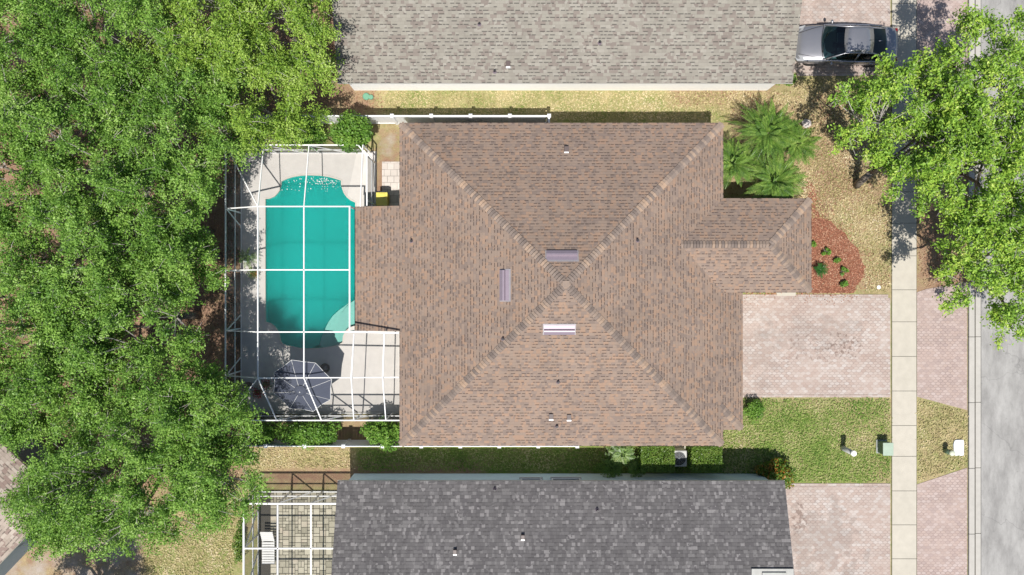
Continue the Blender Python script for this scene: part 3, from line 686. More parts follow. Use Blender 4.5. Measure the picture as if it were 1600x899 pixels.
q = MB(); q.box(AP[0]-.14, AP[0]+.14, AP[1]-.14, AP[1]+.14, AP[2]-.08, AP[2]+.03); q.build('apex_cap', M['cap_brown'], roof); cap_shade(roof)
def zroof(x, y):
    return he+SL*min(x-xl, xr-x, y-yb, yt-y)
def off_ridge(px, py, along, face):
    """low metal hood vent, 1.3 m long, on a roof slope"""
    h = 4.9; x, y = P(px, py, h)
    for _ in range(5): h = zroof(x, y); x, y = P(px, py, h)
    fn = {'N': (0, SL, 1), 'S': (0, -SL, 1), 'W': (-SL, 0, 1), 'E': (SL, 0, 1)}[face]; nrm = Vector(fn).normalized()
    down = Vector((fn[0], fn[1], 0)).normalized(); dn = (down-nrm*down.dot(nrm)).normalized(); al = nrm.cross(dn).normalized()
    o0 = Vector((x, y, h)); mb = MB(); LN = .655; W = .21
    # cross-section along dn: flat flange top, raised ridge, hood open on the low side
    prof = [(-W-.03, .006), (-W*.2, .03), (0.0, .13), (W*.25, .14), (W, .10), (W, .02)]
    vs_ = []
    for sgn in (-1, 1):
        for d, z in prof: vs_.append(o0+al*LN*sgn+dn*d+nrm*z)
    k = len(prof); fs = [(i, i+1, i+1+k, i+k) for i in range(k-1)]+[tuple(range(k)), tuple(range(2*k-1, k-1, -1))]
    mb.quadv(vs_, fs); v = mb.build('roof_vent', M['galv'], roof)
    fl = MB(); vs2 = [o0+al*(LN+.05)*sx+dn*sy+nrm*.012 for sx, sy in ((-1, -W-.06), (1, -W-.06), (1, W+.04), (-1, W+.04))]
    fl.face(vs2); fl.build('flange', M['lip'], v); return v
off_ridge(878, 400, 0, 'N'); off_ridge(789, 446, 0, 'W'); off_ridge(874, 515, 0, 'S')
def roof_z_solve(fn, px, py):
    h = 3.5
    for _ in range(6): x, y = P(px, py, h); h = fn(x, y)
    return x, y, h
def pipe_vent(parent, fn, px, py, r=.045, hh=.3):
    x, y, h = roof_z_solve(fn, px, py); mb = MB(); mb.lathe([(r, h-.1), (r, h+hh)], (x, y), 12); v = mb.build('vent_pipe', M['dark'], parent)
    b = MB(); b.lathe([(r*2.2, h-.02), (r*1.2, h+.09)], (x, y), 12, False); b.build('pipe_boot', M['galv'], v)
def box_vent(parent, fn, px, py, s=.11):
    x, y, h = roof_z_solve(fn, px, py); mb = MB(); mb.box(x-s*.9, x+s*.9, y-s, y+s*1.2, h-.12, h+.14)
    v = mb.build('box_vent', M['vbrown'], parent, bevel=.01)
    c = MB(); c.box(x-s*.9, x+s*.9, y-s*1.55, y-s*1.02, h-.08, h+.1); c.build('vent_lip', M['lead'], v)
for a in ((643, 377), (996, 376), (872, 597), (870, 666), (786, 530)): pipe_vent(roof, zroof, *a, hh=.22)
for a in ((885, 234), (861, 651), (889, 652)): box_vent(roof, zroof, *a)

# --- neighbours
def gable_house(px0, px1, eave_py, sign, wall_y, depth, slope, mat, wmat, label, he2, wx, capm, over=.3):
    x0 = P(px0, 0, he2)[0]; x1 = P(px1, 0, he2)[0]; y0 = P(0, eave_py, he2)[1]; y1 = y0+sign*depth; yr = (y0+y1)/2; zr = he2+slope*depth/2
    h = empty('house', ((x0+x1)/2, yr, 0), label, 'house')
    r = MB(); a = [(x0, y0, he2), (x1, y0, he2), (x1, yr, zr), (x0, yr, zr)]; b = [(x1, y1, he2), (x0, y1, he2), (x0, yr, zr), (x1, yr, zr)]
    if sign < 0: a = [a[1], a[0], a[3], a[2]]; b = [b[1], b[0], b[3], b[2]]
    e = (1, 0) if sign > 0 else (-1, 0)
    r.face(a, roof_uv(a, e, (0, y0, he2), slope)); r.face(b, roof_uv(b, (-e[0], 0), (0, y1, he2), slope))
    ro = r.build('roof', mat, h)
    fa = MB(); t = .03
    fa.box(x0, x1, min(y0, y0+sign*t), max(y0, y0+sign*t), he2-.16, he2-.006); fa.box(x0, x1, min(y1, y1-sign*t), max(y1, y1-sign*t), he2-.16, he2-.006)
    for xx in (x0+.015, x1-.015):
        fa.bar((xx, y0, he2-.085), (xx, yr, zr-.085), .03, .14); fa.bar((xx, y1, he2-.085), (xx, yr, zr-.085), .03, .14)
    fa.build('fascia', M['fascia'], ro)
    cm = []; caps(cm, (x0, yr, zr), (x1, yr, zr), (0, slope, 1), (0, -slope, 1)); cm[0].build('ridge_cap', capm, ro); cap_shade(ro)
    sm = MB(); sm.box(x0+.05, x1-.05, min(y0, y1)+.04, max(y0, y1)-.04, he2-.18, he2-.162); sm.build('soffit', M['wall_white'], ro)
    w = MB(); ww0, ww1 = wx; wy_ = sorted((wall_y, y1-sign*.3)); wall_box(w, ww0, ww1, wy_[0], wy_[1], he2-.17)
    for xx in (ww0, ww1-.2):                       # gable triangles
        w.quadv([(xx, y0+sign*.5, he2-.16), (xx, yr, zr-.2), (xx, y1-sign*.5, he2-.16), (xx+.2, y0+sign*.5, he2-.16), (xx+.2, yr, zr-.2), (xx+.2, y1-sign*.5, he2-.16)],
                [(0, 1, 2), (5, 4, 3), (0, 3, 4, 1), (1, 4, 5, 2), (2, 5, 3, 0)])
    w.build('wall', wmat, h)
    fn = lambda x, y: he2+slope*min(abs(y-y0), abs(y1-y))
    return h, ro, fn, y0
nh, nro, nfn, _ = gable_house(527.5, 1238.5, 130, 1, 9.62, 12.4, .36, M['roof_tan'], M['wall_white'], 'house with tan grey shingle roof and bright white wall along the top edge', 2.6, (-7.7, 12.45), M['cap_tan'])
pipe_vent(nro, nfn, 773, 112, hh=.2); pipe_vent(nro, nfn, 937, 67, hh=.2); box_vent(nro, nfn, 794, 101); pipe_vent(nro, nfn, 749, 38, hh=.15)
bh, bro, bfn, by0 = gable_house(527.5, 1226, 751.5, -1, -9.08, 12.2, .33, M['roof_gray'], M['wall_blue'], 'house with charcoal grey shingle roof and pale blue walls along the bottom edge', 2.45, (-7.7, 12.1), M['cap_tan'])
for a in ((773, 765), (933, 797)): pipe_vent(bro, bfn, *a, hh=.2)
for a in ((817, 839), (711, 862)): box_vent(bro, bfn, *a, s=.09)
window(bh, (2.55, -9.08, 1.7), 1.35, 1.0, 'y+'); window(bh, (.9, -9.08, 1.7), 1.0, .9, 'y+')
# low entry cricket at the lower right of the charcoal roof
x0, y0 = P(1171, 885, 3.4); x1, _ = P(1238, 0, 3.4); z0 = bfn(0, y0)
ck = MB(); ck.box(x0, x1-.05, y0-2.2, y0, z0+.02, z0+.1)
ck.box(x0+.45, x1-.4, y0-1.2, y0-.14, z0+.1, z0+.18)
ck.build('flat_metal_roof', M['galv2'], bro, bevel=.01)

# corner house at the far left, turned about 45 degrees
def corner_house():
    c = Vector((*P(95, 781, 2.6), 2.6)); u = Vector((-.69, -.724, 0)); n_ = Vector((-.724, .69, 0)); LU, LN, k = 13.0, 10.0, .36
    h = empty('house', (c.x+u.x*LU/2+n_.x*LN/2, c.y+u.y*LU/2+n_.y*LN/2, 0), 'house corner with tan brown shingles and shade toned wall at the lower left edge', 'house')
    q = lambda a, b, z=0: tuple(c+u*a+n_*b+Vector((0, 0, z)))
    zr = k*LN/2; ra, rb = q(LN/2, LN/2, zr), q(LU-LN/2, LN/2, zr); m = MB()
    def F4(pts, e, ref): m.face(pts, roof_uv(pts, e, ref, k))
    F4([q(LU, 0), q(0, 0), ra, rb], (-u.x, -u.y), q(0, 0)); F4([q(0, 0), q(0, LN), ra], (n_.x, n_.y), q(0, 0))
    F4([q(0, LN), q(LU, LN), rb, ra], (u.x, u.y), q(0, LN)); F4([q(LU, LN), q(LU, 0), rb], (-n_.x, -n_.y), q(LU, 0))
    ro = m.build('roof', M['roof_corner'], h)
    f = MB(); pr = [q(.02, .02), q(LU-.02, .02), q(LU-.02, LN-.02), q(.02, LN-.02)]
    for a, b in zip(pr, pr[1:]+pr[:1]): f.bar((a[0], a[1], 2.51), (b[0], b[1], 2.51), .03, .15)
    f.build('fascia', M['fascia'], ro)
    sf_ = MB(); sf_.prism([p[:2] for p in (q(.05, .05), q(LU-.05, .05), q(LU-.05, LN-.05), q(.05, LN-.05))], 2.42, 2.435); sf_.build('soffit', M['wall_white'], ro)
    w = MB(); pr = [q(.3, .12), q(LU-.3, .12), q(LU-.3, LN-.3), q(.3, LN-.3)]
    for a, b in zip(pr, pr[1:]+pr[:1]): w.bar((a[0], a[1], 1.2), (b[0], b[1], 1.2), .2, 2.43)
    w.build('wall', M['wall_shade_toned'], h)
    cc = []; N1 = (-n_.x*k, -n_.y*k, 1); N2 = (-u.x*k, -u.y*k, 1); N3 = (n_.x*k, n_.y*k, 1); N4 = (u.x*k, u.y*k, 1)
    caps(cc, q(0, 0), ra, N1, N2); caps(cc, q(0, LN), ra, N2, N3); caps(cc, ra, rb, N1, N3); caps(cc, q(LU, 0), rb, N1, N4)
    for g in cc: g.build('ridge_cap', M['cap_tan'], ro)
    cap_shade(ro)
corner_house()

# ------------------------------------------------------------------ pool cage over the pool
def cage_panels(parent, quads):
    for q in quads:
        m = MB(); m.face(q); m.build('screen_panel', M['screen'], parent)
cx0, cx1, cy1, cy0, ce, cf = -13.2, -6.68, 6.56, -6.12, 2.2, 3.2
hx = xl+.35
cage = empty('pool_cage', (-10, 0, .05), 'large white framed screen cage standing over the teal swimming pool', 'screen enclosure')
fx0 = P(403, 0, cf)[0]; fy1 = P(0, 323, cf)[1]; fy0 = P(0, 591, cf)[1]; xA = P(475, 0, cf)[0]; xB = P(549, 0, cf)[0]; xC = P(598, 0, cf)[0]
rows = [P(0, y, cf)[1] for y in (422, 519)]
fr = MB(); W = .05
def bb(mb, a, b, w=W, h=.07): mb.bar(a, b, w, h)
mx = lx-.03
# eaves
bb(fr, (cx0, cy0, ce), (cx0, cy1, ce)); bb(fr, (cx0, cy1, ce), (cx1-.4, cy1, ce)); bb(fr, (cx0, cy0, ce), (xl, cy0, ce))
bb(fr, (cx1-.4, cy1, ce), (cx1, cy1-.5, ce)); bb(fr, (cx1, cy1-.5, ce), (cx1, ly1, ce))
# flat top
bb(fr, (fx0, fy1, cf), (fx0, fy0, cf)); bb(fr, (xA, fy1, cf), (xA, fy0, cf))
for y in [fy1]+rows+[fy0]:
    xe = mx if y > ly0-.1 else xl
    bb(fr, (fx0, y, cf), (xe, y, cf if xe == mx else cf-.3)); bb(fr, (cx0, y, ce), (fx0, y, cf))
bb(fr, (mx, fy1, cf), (mx, ly0, cf), .06, .06); bb(fr, (mx, fy1, cf), (mx, fy1, lz), .06); bb(fr, (mx, ly0, cf), (mx, ly0, lz), .06)
# sloping columns top and bottom
for x, xt in ((fx0, fx0-.05), (xA, xA-.03), (P(563, 0, cf)[0], P(567, 0, ce)[0])): bb(fr, (x, fy1, cf), (xt, cy1, ce), .045)
for x, xt in ((fx0, fx0+.55), (xA, xA+.55), (xB, P(553, 0, ce)[0]), (xC, P(603, 0, ce)[0])): bb(fr, (x, fy0, cf), (xt, cy0, ce), .045)
bb(fr, (xB, fy0, cf), (xB+.1, ly0-.1, cf-.1), .06); bb(fr, (xC, fy0, cf), (xC+.05, ly0-.1, cf-.15), .06)
bb(fr, (mx, ly0, cf), (xl, ly0-.06, cf-.3), .06)
for a in ((cx0, cy1), (cx0, cy0)): bb(fr, (a[0], a[1], ce), (fx0, fy1 if a[1] > 0 else fy0, cf), .045)
fr.build('roof_frame', M['white_metal'], cage)
wf = MB()
def post(x, y, z=ce): wf.box(x-.03, x+.03, y-.03, y+.03, .05, z-.04)
for y in (cy1, fy1, rows[0], rows[1], fy0, cy0): post(cx0, y)
for x in (fx0-.05, xA-.03, P(567, 0, ce)[0]): post(x, cy1)
for x in (fx0+.55, xA+.55, P(553, 0, ce)[0], P(603, 0, ce)[0]): post(x, cy0)
post(cx1, cy1-.5); post(cx1, ly1+.3); post(cx1-.4, cy1)
for zz in (.08, .95):
    bb(wf, (cx0, cy0, zz), (cx0, cy1, zz), .05, .05); bb(wf, (cx0, cy1, zz), (cx1-.4, cy1, zz), .05, .05); bb(wf, (cx0, cy0, zz), (xl+.4, cy0, zz), .05, .05); bb(wf, (cx1, ly1, zz), (cx1, cy1-.5, zz), .05, .05)
    bb(wf, (cx1-.4, cy1, zz), (cx1, cy1-.5, zz), .05, .05)
for y, s in ((fy1, -.7), (rows[1], .7), (fy0, .7)): bb(wf, (cx0+.0, y, ce-.1), (cx0+.02, y+s, .1), .045, .045)
for x in (fx0, xA): bb(wf, (x, cy1, ce-.1), (x+1.3, cy1-.02, .3), .045, .045)
for x in (fx0+.6, xA+.6, P(560, 0)[0]): bb(wf, (x, cy0, ce-.1), (x+1.2, cy0, .1), .045, .045)
wf.build('wall_frame', M['white_metal'], cage)
z = .06
cage_panels(cage, [
    [(cx0, cy0, z), (cx0, cy1, z), (cx0, cy1, ce), (cx0, cy0, ce)], [(cx0, cy1, z), (cx1-.4, cy1, z), (cx1-.4, cy1, ce), (cx0, cy1, ce)],
    [(cx1, ly1, z), (cx1, cy1-.5, z), (cx1, cy1-.5, ce), (cx1, ly1, ce)], [(cx0, cy0, z), (xl+.4, cy0, z), (xl+.4, cy0, ce), (cx0, cy0, ce)],
    [(cx0, fy0, ce), (cx0, fy1, ce), (fx0, fy1, cf), (fx0, fy0, cf)], [(cx0, cy1, ce), (cx1-.4, cy1, ce), (mx-.2, fy1, cf), (fx0, fy1, cf)],
    [(cx0, fy1, ce), (cx0, cy1, ce), (fx0, fy1, cf)], [(cx0, cy0, ce), (cx0, fy0, ce), (fx0, fy0, cf)],
    [(fx0, fy0, cf), (mx, fy0, cf), (mx, fy1, cf), (fx0, fy1, cf)], [(cx0, cy0, ce), (xl, cy0, ce), (xl, fy0, cf-.3), (mx, fy0, cf), (fx0, fy0, cf)],
    [(mx, fy0, cf), (xl, fy0, cf-.3), (xl, ly0, cf-.3), (mx, ly0, cf)]])

# cage of the neighbour at bottom left
q0 = P(381, 787, 2.2); nx0 = q0[0]; ny1 = q0[1]; nx1 = -7.95; ny0 = -18
cage2 = empty('pool_cage', (-11, -13, 0), 'smaller white framed screen cage over a stone patio beside the charcoal roof', 'screen enclosure')
fr = MB(); bb(fr, (nx0, ny1, 2.2), (nx1, ny1, 2.2), .07, .1); bb(fr, (nx0, ny1, 2.2), (nx0, ny0, 2.2), .07, .1)
for px in (434, 486): bb(fr, (P(px, 0, 2.2)[0], ny1, 2.2), (P(px, 0, 2.2)[0], ny0, 2.2), .06, .08)
for py in (857, 929): bb(fr, (nx0, P(0, py, 2.2)[1], 2.2), (nx1+.3, P(0, py, 2.2)[1], 2.2), .06, .08)
fr.build('roof_frame', M['white_metal'], cage2)
wf = MB()
for py in (787, 857, 929, 1000): yy = P(0, py, 2.2)[1]; wf.box(nx0-.03, nx0+.03, yy-.03, yy+.03, 0, 2.15)
for px in (434, 486): xx = P(px, 0, 2.2)[0]; wf.box(xx-.03, xx+.03, ny1-.03, ny1+.03, 0, 2.15); bb(wf, (xx, ny1, 2.1), (xx+1.1, ny1, .1), .05, .05)
for py in (857, 929): yy = P(0, py, 2.2)[1]; bb(wf, (nx0, yy, 2.0), (nx0, yy+1.3, .1), .05, .05)
for zz in (.1, .9): bb(wf, (nx0, ny1, zz), (nx1, ny1, zz), .05, .06); bb(wf, (nx0, ny1, zz), (nx0, ny0, zz), .05, .06)
wf.box(nx1-1.0, nx1-.2, ny1-.02, ny1+.02, .1, .14)
wf.build('wall_frame', M['white_metal'], cage2)
cage_panels(cage2, [[(nx0, ny1, 0), (nx1, ny1, 0), (nx1, ny1, 2.2), (nx0, ny1, 2.2)], [(nx0, ny0, 0), (nx0, ny1, 0), (nx0, ny1, 2.2), (nx0, ny0, 2.2)],
                    [(nx0, ny0, 2.2), (nx1, ny0, 2.2), (nx1, ny1, 2.2), (nx0, ny1, 2.2)]])
# stone patio: individually laid blocks
def patio():
    r = random.Random(5); cs = .15; gx0, gy0_ = P(423, 0)[0], P(0, 766)[1]; nxx = int((nx1+.6-gx0)/cs); nyy = int((gy0_+17)/cs)
    used = [[False]*nyy for _ in range(nxx)]; mb = MB()
    for j in range(nyy):
        for i in range(nxx):
            if used[i][j]: continue
            w, h = r.choice([(2, 2), (2, 1), (1, 2), (2, 2), (1, 1), (2, 1), (2, 2)])
            if i+w > nxx or used[i+w-1][j]: w = 1
            if j+h > nyy or any(used[i+a][j+h-1] for a in range(w)): h = 1
            for a in range(w):
                for b in range(h): used[i+a][j+b] = True
            g = .011; xa, xb = gx0+i*cs+g, gx0+(i+w)*cs-g; yb_, ya_ = gy0_-j*cs-g, gy0_-(j+h)*cs+g
            mb.box(xa, xb, ya_, yb_, 0, .05+r.uniform(-.003, .003))
    structure(mb, 'patio', M['patio'], bevel=.006)
patio()
sheet('patio_bed', [[(nx0+.05, -17), (nx1+.6, -17), (nx1+.6, ny1-.05), (nx0+.05, ny1-.05)]], M['joint'], .02)

# ------------------------------------------------------------------ fences
def fence(y, x0, x1, step, label, ret, hgt=1.8, off=0, picket=False):
    f = empty('fence', (x1, y, 0), label, 'fence')
    n = int((x1-x0)/step)
    rl = MB(); rl.box(x0, x1, y-.03, y+.03, hgt-.16, hgt-.04); rl.box(x0, x1, y-.03, y+.03, .08, .2); rl.build('rail', M['vinyl'], f)
    p = MB(); x = x0
    while x < x1-.15: p.box(x+.003, x+.147, y-.012, y+.012, .2, hgt-(.16 if not picket else -.03)); x += .15
    p.build('fence_panel', M['vinyl'], f)
    if ret:
        q = MB(); ya, yb2 = sorted((y-.04*ret, y-ret)); q.box(x1-.02, x1+.02, ya, yb2, .1, hgt-.04); q.box(x1-.035, x1+.035, ya, yb2, hgt-.14, hgt-.03); q.build('return_panel', M['vinyl'], f)
    for k in range(n+1):
        xx = x1-k*step; po_ = MB(); po_.box(xx-.065, xx+.065, y-.065, y+.065, 0, hgt)
        pm = po_.build('fence_post', M['vinyl'], f); c = MB(); c.quadv([(xx-.085, y-.085, hgt), (xx+.085, y-.085, hgt), (xx+.085, y+.085, hgt), (xx-.085, y+.085, hgt), (xx-.085, y-.085, hgt+.03), (xx+.085, y-.085, hgt+.03), (xx+.085, y+.085, hgt+.03), (xx-.085, y+.085, hgt+.03), (xx, y, hgt+.09)],
            [(0, 3, 2, 1), (0, 1, 5, 4), (1, 2, 6, 5), (2, 3, 7, 6), (3, 0, 4, 7), (4, 5, 8), (5, 6, 8), (6, 7, 8), (7, 4, 8)]); c.build('post_cap', M['vinyl'], pm)
    return f
fence(P(0, 181, 1.8)[1], -12.2, P(858, 0, 1.8)[0], 1.83, 'white vinyl fence along the strip between the brown roof and the tan roof', .85)
fence(P(0, 697.5, 1.5)[1], -13.0, P(902, 0, 1.5)[0], 1.83, 'white picket topped fence running below the pool cage and brown roof', -.6, 1.5, picket=True)

# ------------------------------------------------------------------ trees
def tree(name, base, c, rad, nc, lpc, mat, label, group, seed, L=.13, cr=.62, twigs=3, trunk_r=.17, flat=.75, cat='tree', low=-.15):
    rg = np.random.default_rng(seed); e = empty(name, (base[0], base[1], 0), label, cat, group)
    # clump centres over the upper shell and the inside
    d = rg.normal(size=(nc*3, 3)); d /= np.linalg.norm(d, axis=1)[:, None]; d = d[d[:, 2] > low][:nc]; nc = len(d)
    ph = rg.uniform(0, 6.28, 3); ang = np.arctan2(d[:, 1], d[:, 0])
    wob = 1+.13*np.sin(3*ang+ph[0])+.09*np.sin(5*ang+ph[1])+.06*np.sin(9*ang+ph[2])
    rr = rg.uniform(.3, 1.0, nc)**.55*wob
    cen = np.array(c)+d*rr[:, None]*np.array(rad); cen[:, 2] += rg.normal(size=nc)*rad[2]*.22
    crs = cr*rg.uniform(.6, 1.3, nc)
    hz = cen-np.array([c[0], c[1], c[2]-rad[2]]); hz /= np.linalg.norm(hz, axis=1)[:, None]
    C = []; O = []
    for k in range(nc):
        m = int(lpc*(crs[k]/cr)**2); q = rg.normal(size=(m, 3)); q /= np.linalg.norm(q, axis=1)[:, None]
        q *= (rg.uniform(.15, 1, m)**.5*crs[k])[:, None]; q[:, 2] *= flat*.7
        al = (q@hz[k])[:, None]*hz[k]; q = q*.8+al*.55
        # finger-like shoots
        s = rg.integers(0, 6, m); sd_ = rg.normal(size=(6, 3))+hz[k]; sd_ /= np.linalg.norm(sd_, axis=1)[:, None]
        tt = rg.uniform(0, 1.25, m)[:, None]*crs[k]; use = rg.uniform(size=m) < .5
        q2 = sd_[s]*tt+rg.normal(size=(m, 3))*.075
        q = np.where(use[:, None], q2, q); C.append(cen[k]+q); O.append(np.repeat(hz[k][None], m, 0))
    C = np.vstack(C); O = np.vstack(O); keep = C[:, 2] > .15; C = C[keep]; O = O[keep]
    cr_o = npmesh('crown', leaf_quads(rg, C, L, .45, .5, O*.5), 4, mat, e, (base[0], base[1], 0))
    # trunk and limbs
    r = random.Random(seed); tr = MB(); fork = Vector((base[0]*.8+c[0]*.2, base[1]*.8+c[1]*.2, max(.5, (c[2]-rad[2])*.55)))
    b0 = Vector((base[0], base[1], -.05))
    tr.tube([b0, b0.lerp(fork, .5)+Vector((r.uniform(-.08, .08), r.uniform(-.08, .08), 0)), fork], [trunk_r*1.25, trunk_r, trunk_r*.85], 10)
    lim = []
    for k in range(6 if nc > 30 else 3):
        a = k*1.05*(1 if nc > 30 else 2)+r.uniform(-.3, .3); end = Vector((c[0]+math.cos(a)*rad[0]*.5, c[1]+math.sin(a)*rad[1]*.5, c[2]-rad[2]*.1+r.uniform(-.4, .6)))
        mid = fork.lerp(end, .5)+Vector((r.uniform(-.3, .3), r.uniform(-.3, .3), .1*rad[2])); tr.tube([fork, mid, end], [trunk_r*.6, trunk_r*.42, trunk_r*.25], 7); lim.append((mid, end))
    tr.build('trunk', M['bark'], e, smooth=True)
    tw = MB(); ce_ = [Vector(x) for x in cen]
    for k, q in enumerate(ce_):
        m_, en = min(lim, key=lambda l: (l[1]-q).length); s0 = m_.lerp(en, r.uniform(.4, 1)); md = s0.lerp(q, .55)+Vector((r.uniform(-.15, .15), r.uniform(-.15, .15), -.12))
        tr_ = trunk_r*.13; tw.tube([s0, md, q], [tr_*1.2, tr_*.8, tr_*.45], 4, False)
        for _ in range(twigs):
            v = Vector((r.gauss(0, 1), r.gauss(0, 1), r.gauss(.2, .6))).normalized()*crs[k]*r.uniform(.7, 1.25); w = q+v*.5+Vector((r.uniform(-.06, .06), r.uniform(-.06, .06), r.uniform(0, .08)))
            tw.tube([q, w, q+v], [.011, .008, .004], 3, False)
    tw.build('twigs', M['twig'], e); return e

BT = 'leafy oaks behind the pool'
def back_tree(px, py, rpx, hc, rz, label, seed, mat='oak', dens=1.0, base=None, **k):
    cx, cy = P(px, py, hc); r = rpx*(CH-hc)/FPX
    nc = int(15*r*r*.52*dens+12)
    return tree('oak_tree', base or (cx*.99, cy*.99), (cx, cy, hc), (r, r, rz*1.2), nc, 560, M[mat], label, BT, seed, **{**dict(L=.1), **k})
back_tree(450, 55, 92, 4.8, 1.6, 'lime green tree whose crown reaches the left end of the tan roof', 11, 'oak_lime', trunk_r=.15)
back_tree(330, 50, 105, 5.2, 1.8, 'leafy tree at the top edge between the lime tree and the upper left corner trees', 12, 'oak_lime')
back_tree(190, 50, 110, 5.4, 1.8, 'leafy tree at the top edge with a bare brown gap on its left', 13)
back_tree(55, 55, 95, 5.4, 1.8, 'leafy tree filling the extreme upper left corner', 14)
back_tree(405, 160, 90, 4.4, 1.5, 'lime tinted tree just above the upper left corner of the pool cage', 115, 'oak_lime')
back_tree(285, 200, 115, 5.4, 1.8, 'broad green tree between the pool cage corner and the bare twig opening', 16)
back_tree(130, 210, 110, 5.6, 1.8, 'green tree with exposed pale branches left of the upper pool cage', 17)
back_tree(5, 290, 100, 5.4, 1.8, 'green tree at the left edge beside two sandy gaps, upper half', 18)
back_tree(245, 350, 100, 5.6, 1.9, 'rounded green tree just left of the upper half of the teal pool', 19)
back_tree(110, 390, 110, 5.8, 1.9, 'green tree in the middle of the left tree belt, one crown in from the edge', 20)
back_tree(225, 500, 98, 5.4, 1.8, 'green tree left of the brown mulch gap beside the lower pool cage', 21)
back_tree(35, 500, 105, 5.4, 1.8, 'green tree at the left edge level with the lower end of the pool', 22)
back_tree(120, 590, 85, 5.2, 1.6, 'green tree just above the sandy gap in the lower left tree belt', 23)
back_tree(25, 630, 75, 4.6, 1.5, 'tree overhanging the upper edge of the tan brown roof corner at the left edge', 24)
back_tree(205, 735, 138, 5.0, 2.0, 'widest leafy tree, spreading over the bare ground between the corner roof and stone patio', 25, trunk_r=.22)
back_tree(322, 715, 98, 5.6, 1.8, 'green tree between the lower left corner of the pool cage and the stone patio cage', 26)
back_tree(312, 632, 70, 5.8, 1.5, 'smaller crown against the left side of the pool cage, level with the umbrella', 29)
back_tree(100, 782, 70, 4.2, 1.1, 'low leafy tree hanging over the corner of the lower left tan brown roof', 27, base=(-19.6, -8.9))
back_tree(50, 1015, 85, 5.2, 1.6, 'tree below the frame whose shadow falls on the bare ground at the lower left corner', 129)
back_tree(282, 395, 58, 4.2, 1.4, 'smaller crown nearest to the middle of the left pool cage wall', 30)
back_tree(-60, 160, 90, 5.4, 1.8, 'green tree mostly cut off by the left edge, below the upper left corner', 28)

ST = 'leafy street trees in front of the house'
def street(px, py, rpx, hc, rz, base, label, seed, dens=.72, ry=1.0):
    cx, cy = P(px, py, hc); r = rpx*(CH-hc)/FPX; nc = int(15*r*r*ry*.5*dens+10)
    return tree('street_tree', base, (cx, cy, hc), (r, r*ry, rz), nc, 300, M['street'], label, ST, seed, twigs=6, trunk_r=.16, cr=.55)
street(1420, 192, 112, 4.8, 1.9, P(1338, 290), 'street tree leaning from the dry front lawn over the sidewalk, its grey trunk showing', 31, .95)
street(1522, 130, 112, 5.4, 1.9, P(1478, 160), 'street tree hanging over the kerb at the upper right corner', 32, .85)
street(1512, 270, 104, 5.2, 1.8, P(1470, 270), 'street tree over the verge directly right of the sidewalk end', 33, .95)
street(1570, 300, 105, 5.4, 1.8, P(1490, 330), 'street tree over the road at the right edge, middle of its row', 34, .85)
street(1545, 410, 92, 5.0, 1.6, P(1480, 410), 'street tree whose crown fills the verge above the pink driveway apron', 35, .8)
street(1432, 238, 66, 4.4, 1.3, P(1425, 215), 'smallest street tree, filling the gap over the hidden middle of the sidewalk', 37, .9)
street(1600, 480, 62, 5.0, 1.4, P(1500, 420), 'lowest street tree, its crown tip over the grey road at the right edge', 36, .8)
# leaning trunk shown bare on the lawn
# ------------------------------------------------------------------ shrubs
def shrub(name, px, py, rx, ry, h, mat, label, seed, nc=14, lpc=150, L=.1, cr=.3, group=None, cat='shrub', boxy=False, dens=1):
    rg = np.random.default_rng(seed); hh = h*.85; X, Y = P(px, py, hh); s = (CH-hh)/FPX; rx *= s; ry *= s
    e = empty(name, (X, Y, 0), label, cat, group)
    n = int(nc*lpc*dens)
    if boxy:
        q = rg.uniform(-1, 1, (n, 3)); f = rg.integers(0, 6, n); ax = f//2; 
        w = rg.uniform(size=n) < .75; q[np.arange(n)[w], ax[w]] = np.where(f[w] % 2, 1, -1); q[:, 2] = np.abs(q[:, 2]) if 0 else q[:, 2]
        top = rg.uniform(size=n) < .4; q[top, 2] = 1
        C = q*[rx*.96, ry*.96, h/2]+[X, Y, h/2]; C += rg.normal(size=(n, 3))*.025; O = q*.6
    else:
        d = rg.normal(size=(nc, 3)); d /= np.linalg.norm(d, axis=1)[:, None]; d[:, 2] = np.abs(d[:, 2])
        cc = d*rg.uniform(.35, .85, nc)[:, None]*[rx, ry, h*.5]+[X, Y, h*.5]; C = []; O = []
        for k in range(nc):
            m = int(lpc*dens); q = rg.normal(size=(m, 3)); q /= np.linalg.norm(q, axis=1)[:, None]; r_ = cr*rg.uniform(.7, 1.3)
            O.append(q.copy()); C.append(cc[k]+q*(rg.uniform(.3, 1, m)**.5*r_)[:, None])
        C = np.vstack(C); O = np.vstack(O)
    C[:, 2] = np.maximum(C[:, 2], .04)
    npmesh('foliage', leaf_quads(rg, C, L, .5, .55, O), 4, mat, e, (X, Y, 0))
    st_ = MB(); r = random.Random(seed)
    for _ in range(5): st_.tube([(X, Y, 0), (X+r.uniform(-.3, .3)*rx, Y+r.uniform(-.3, .3)*ry, h*.4), (X+r.uniform(-.7, .7)*rx, Y+r.uniform(-.7, .7)*ry, h*.75)], [.03, .02, .01], 6)
    st_.build('stem', M['bark'], e); return e
shrub('shrub', 546, 205, 36, 30, 3.0, M['bright'], 'tall bright green shrub overhanging the top right corner of the pool cage', 41, 30, 260, .12, .42)
shrub('shrub', 462, 203, 60, 22, 2.2, M['bright'], 'wide green shrub along the top side of the pool cage, under the lime tree', 42, 30, 200, .11, .4)
shrub('hedge', 478, 677, 62, 18, 1.8, M['bright'], 'long green hedge below the pool cage, left of the gap at the fence', 43, 46, 190, .11, .38, cat='hedge')
shrub('shrub', 597, 680, 34, 22, 2.1, M['bright'], 'glossy green shrub spilling over the fence at the lower left roof corner', 44, 26, 240, .12, .38)
